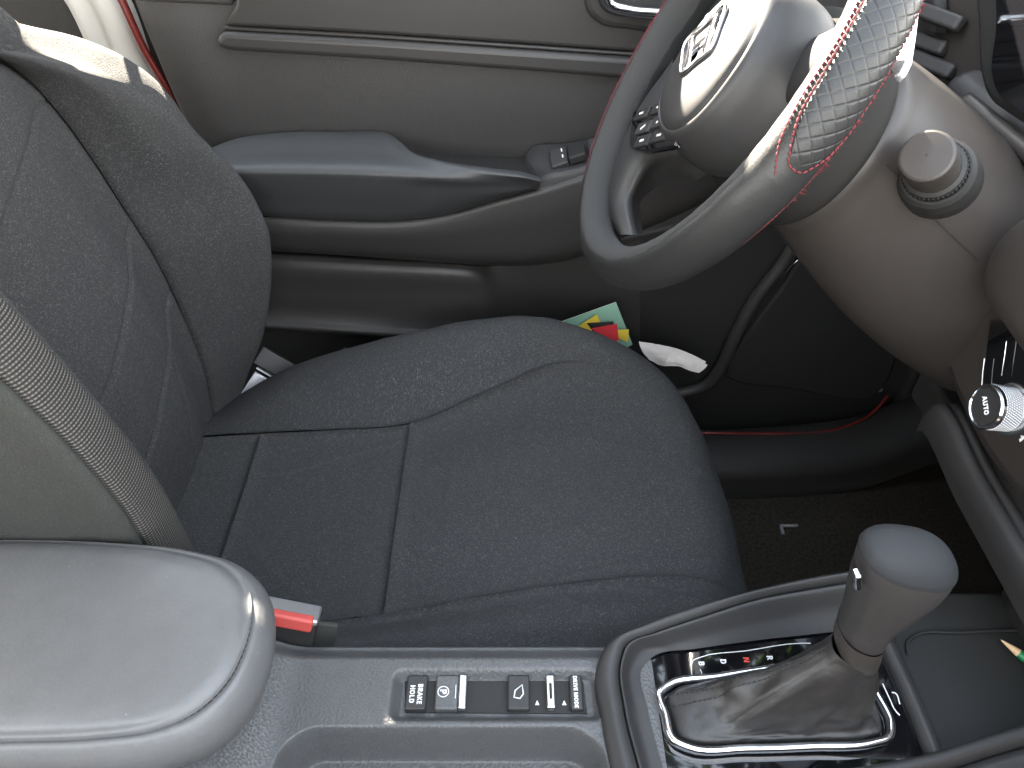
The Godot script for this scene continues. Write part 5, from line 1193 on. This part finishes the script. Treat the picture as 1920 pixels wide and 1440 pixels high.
	rbox("knob_insert", Vector3(0.0045, 0.017, 0.008), 0.0018, "chrome", knob, Transform3D(Basis(Vector3(0, 0, 1), 0.30), Vector3(0.2223, 0.6251, -0.034)))

func section(c: Vector3, w: float, d: float, tilt: float) -> Array:
	# tilt turns the long axis of the section down towards the front
	var e := Vector3(cos(tilt), -sin(tilt), 0); var r := []
	for k in 20:
		var f := TAU * k / 20; var cs := cos(f); var sn := sin(f)
		r.append(c + e * w * sign(cs) * pow(abs(cs), 0.85) + Vector3(0, 0, 1) * d * sign(sn) * pow(abs(sn), 0.85))
	return r

# ------------------------------------------------------------------ small things
func small_things():
	# buckle beside the armrest
	var t := thing("seat_belt_buckle", "seat belt buckle with a red release button, between armrest and cushion", "buckle", Vector3.ZERO)
	var bt := Transform3D(basis_n(Vector3(0.05, 0.35, 1), Vector3(1, -0.30, 0.0)), Vector3(-0.2028, 0.4078, -0.12))
	rbox("buckle_body", Vector3(0.052, 0.075, 0.022), 0.004, "dark_plastic", t, bt * Transform3D(Basis(), Vector3(-0.004, -0.012, 0)))
	rbox("buckle_top", Vector3(0.052, 0.006, 0.023), 0.0022, "steel", t, bt * Transform3D(Basis(), Vector3(-0.004, 0.0265, -0.0004)))
	rbox("release_button", Vector3(0.044, 0.014, 0.010), 0.003, "buckle_red", t, bt * Transform3D(Basis(), Vector3(-0.004, 0.0235, 0.0085)))
	rbox("buckle_stalk", Vector3(0.030, 0.060, 0.006), 0.002, "side_cloth", t, Transform3D(basis_n(Vector3(0.1, 0.4, 1), Vector3(1, -0.25, 0)), Vector3(-0.1858, 0.3696, -0.128)))
	# outer belt anchor by the door
	t = thing("belt_anchor", "silver grey belt anchor plate with a dark label, behind the cushion by the door", "belt anchor", Vector3.ZERO)
	var p0 := Vector3(-0.3772, 0.2686, -0.655)
	var ab := basis_n(Vector3(0.25, 0.55, 0.8), Vector3(-0.3503, 0.2576, -0.655) - Vector3(-0.382, 0.2849, -0.655))
	rbox("label_plate", Vector3(0.060, 0.030, 0.010), 0.002, "smooth_plastic", t, Transform3D(ab, Vector3(-0.3651, 0.2751, -0.655)))
	rbox("bright_edge", Vector3(0.034, 0.0025, 0.012), 0.0008, "white_print", t, Transform3D(ab, Vector3(-0.3816, 0.262, -0.65)))
	plate("anchor_plate", [Vector2(-0.016, 0.0), Vector2(0.018, 0.0), Vector2(0.004, -0.06), Vector2(-0.016, -0.07)], 0.005, 0.002, "steel", t, Transform3D(ab, Vector3(-0.3876, 0.2527, -0.653)))
	# cards and papers in the door pocket
	var en := Vector3(-0.12, 0.55, 0.83)
	card("green_card", "pale green card sticking up behind the front of the cushion", "card", [Vector3(0.0673, 0.308, -0.715), Vector3(0.1619, 0.3431, -0.725), Vector3(0.1945, 0.2668, -0.715), Vector3(0.1225, 0.2254, -0.705)], "card_green", 0.0012)
	card("yellow_slip", "small yellow slip leaning on the green card above the black slip", "paper slip", [Vector3(0.1044, 0.3114, -0.705), Vector3(0.1315, 0.3321, -0.708), Vector3(0.144, 0.3059, -0.704), Vector3(0.1224, 0.2855, -0.7)], "yellow", 0.0008)
	card("red_slip", "red slip tucked between the green card and the cushion", "paper slip", [Vector3(0.1249, 0.3111, -0.7), Vector3(0.1636, 0.318, -0.702), Vector3(0.1681, 0.2914, -0.698), Vector3(0.1528, 0.2686, -0.694)], "red_card", 0.0010)
	card("black_slip", "thin black slip showing above the red slip", "paper slip", [Vector3(0.1164, 0.3185, -0.704), Vector3(0.158, 0.3201, -0.706), Vector3(0.1601, 0.3122, -0.704), Vector3(0.1272, 0.3032, -0.702)], "rubber", 0.0008)
	card("yellow_tab", "yellow tab at the lower corner of the green card", "paper slip", [Vector3(0.1651, 0.308, -0.7), Vector3(0.1829, 0.3074, -0.702), Vector3(0.1839, 0.285, -0.698), Vector3(0.1679, 0.2936, -0.698)], "yellow", 0.0008)
	var w := thing("folded_paper", "crumpled white paper lying in front of the cushion by the door", "paper", Vector3.ZERO)
	var g := dense([
		[Vector3(0.1988, 0.2936, -0.69), Vector3(0.2316, 0.2839, -0.694), Vector3(0.2617, 0.2768, -0.692), Vector3(0.2885, 0.2653, -0.69), Vector3(0.3105, 0.2536, -0.688)],
		[Vector3(0.2004, 0.2877, -0.684), Vector3(0.2305, 0.2785, -0.682), Vector3(0.2611, 0.2647, -0.688), Vector3(0.2871, 0.257, -0.684), Vector3(0.3069, 0.2503, -0.684)],
		[Vector3(0.2139, 0.2731, -0.678), Vector3(0.2371, 0.2582, -0.68), Vector3(0.258, 0.2616, -0.676), Vector3(0.2845, 0.247, -0.68), Vector3(0.297, 0.2436, -0.68)]], 6, 5)
	sheet("upper_fold", g, "paper_white", w, {"noise": [0.0016, 60.0]})
	var g2 := []
	for r in g:
		var q := PackedVector3Array()
		for v in r: q.append(v + Vector3(0.003, -0.006, 0.001))
		g2.append(q)
	sheet("lower_fold", g2, "paper_white", w, {"noise": [0.0016, 50.0], "seed": 9})
	# pencil in the tray
	var pc := thing("green_pencil", "green pencil with a sharpened wooden tip lying in the front tray", "pencil", Vector3.ZERO)
	var a := Vector3(0.4535, 0.396, -0.1219); var b := Vector3(0.4879, 0.394, -0.0786)
	pc.transform = Transform3D(basis_n(b - a, Vector3.UP), a)
	lathe("barrel", [[0.0, 0.016], [0.0040, 0.017], [0.0042, 0.019], [0.0042, 0.12], [0.0, 0.121]], "pencil_green", pc, Transform3D.IDENTITY, 6)
	lathe("sharpened_tip", [[0.0, 0.0], [0.0009, 0.0018], [0.0040, 0.0175]], "wood", pc, Transform3D.IDENTITY, 16)
	# floor mat with a clip
	var fm := thing("floor_mat", "black carpet mat on the driver's floor with a small clip", "floor mat", Vector3.ZERO)
	rbox("mat", Vector3(0.52, 0.012, 0.44), 0.005, "carpet", fm, Transform3D(Basis(Vector3.UP, 0.03), Vector3(0.60, 0.008, -0.37)))
	var cp := Vector3(0.4466, 0.018, -0.5334)
	rbox("mat_clip", Vector3(0.006, 0.006, 0.016), 0.002, "steel", fm, Transform3D(Basis(), cp))
	rbox("mat_clip", Vector3(0.030, 0.006, 0.004), 0.0015, "steel", fm, Transform3D(Basis(), cp + Vector3(0.014, 0.0, -0.010)))

func card(called: String, label: String, cat: String, q: Array, m: String, th: float):
	var o := thing(called, label, cat, Vector3.ZERO)
	var g := dense([[q[0], q[0].lerp(q[1], 0.5), q[1]], [q[0].lerp(q[3], 0.5), (q[0] + q[1] + q[2] + q[3]) * 0.25 + Vector3(0, 0, 0.001), q[1].lerp(q[2], 0.5)], [q[3], q[3].lerp(q[2], 0.5), q[2]]], 4, 4)
	sheet("face", g, m, o)
	var bk := []
	for r in g:
		var p := PackedVector3Array()
		for v in r: p.append(v + Vector3(0, 0, -th))
		bk.append(p)
	sheet("back", bk, m, o)
	var per := PackedVector3Array([q[0], q[1], q[2], q[3]]); var loop := []
	for z in [0.0, -th]:
		var r := PackedVector3Array()
		for v in spline([q[0], q[1]], 8): r.append(v + Vector3(0, 0, z))
		for v in spline([q[1], q[2]], 8): r.append(v + Vector3(0, 0, z))
		loop.append(r)
	sheet("edge", loop, "card_edge" if m == "card_green" else m, o)
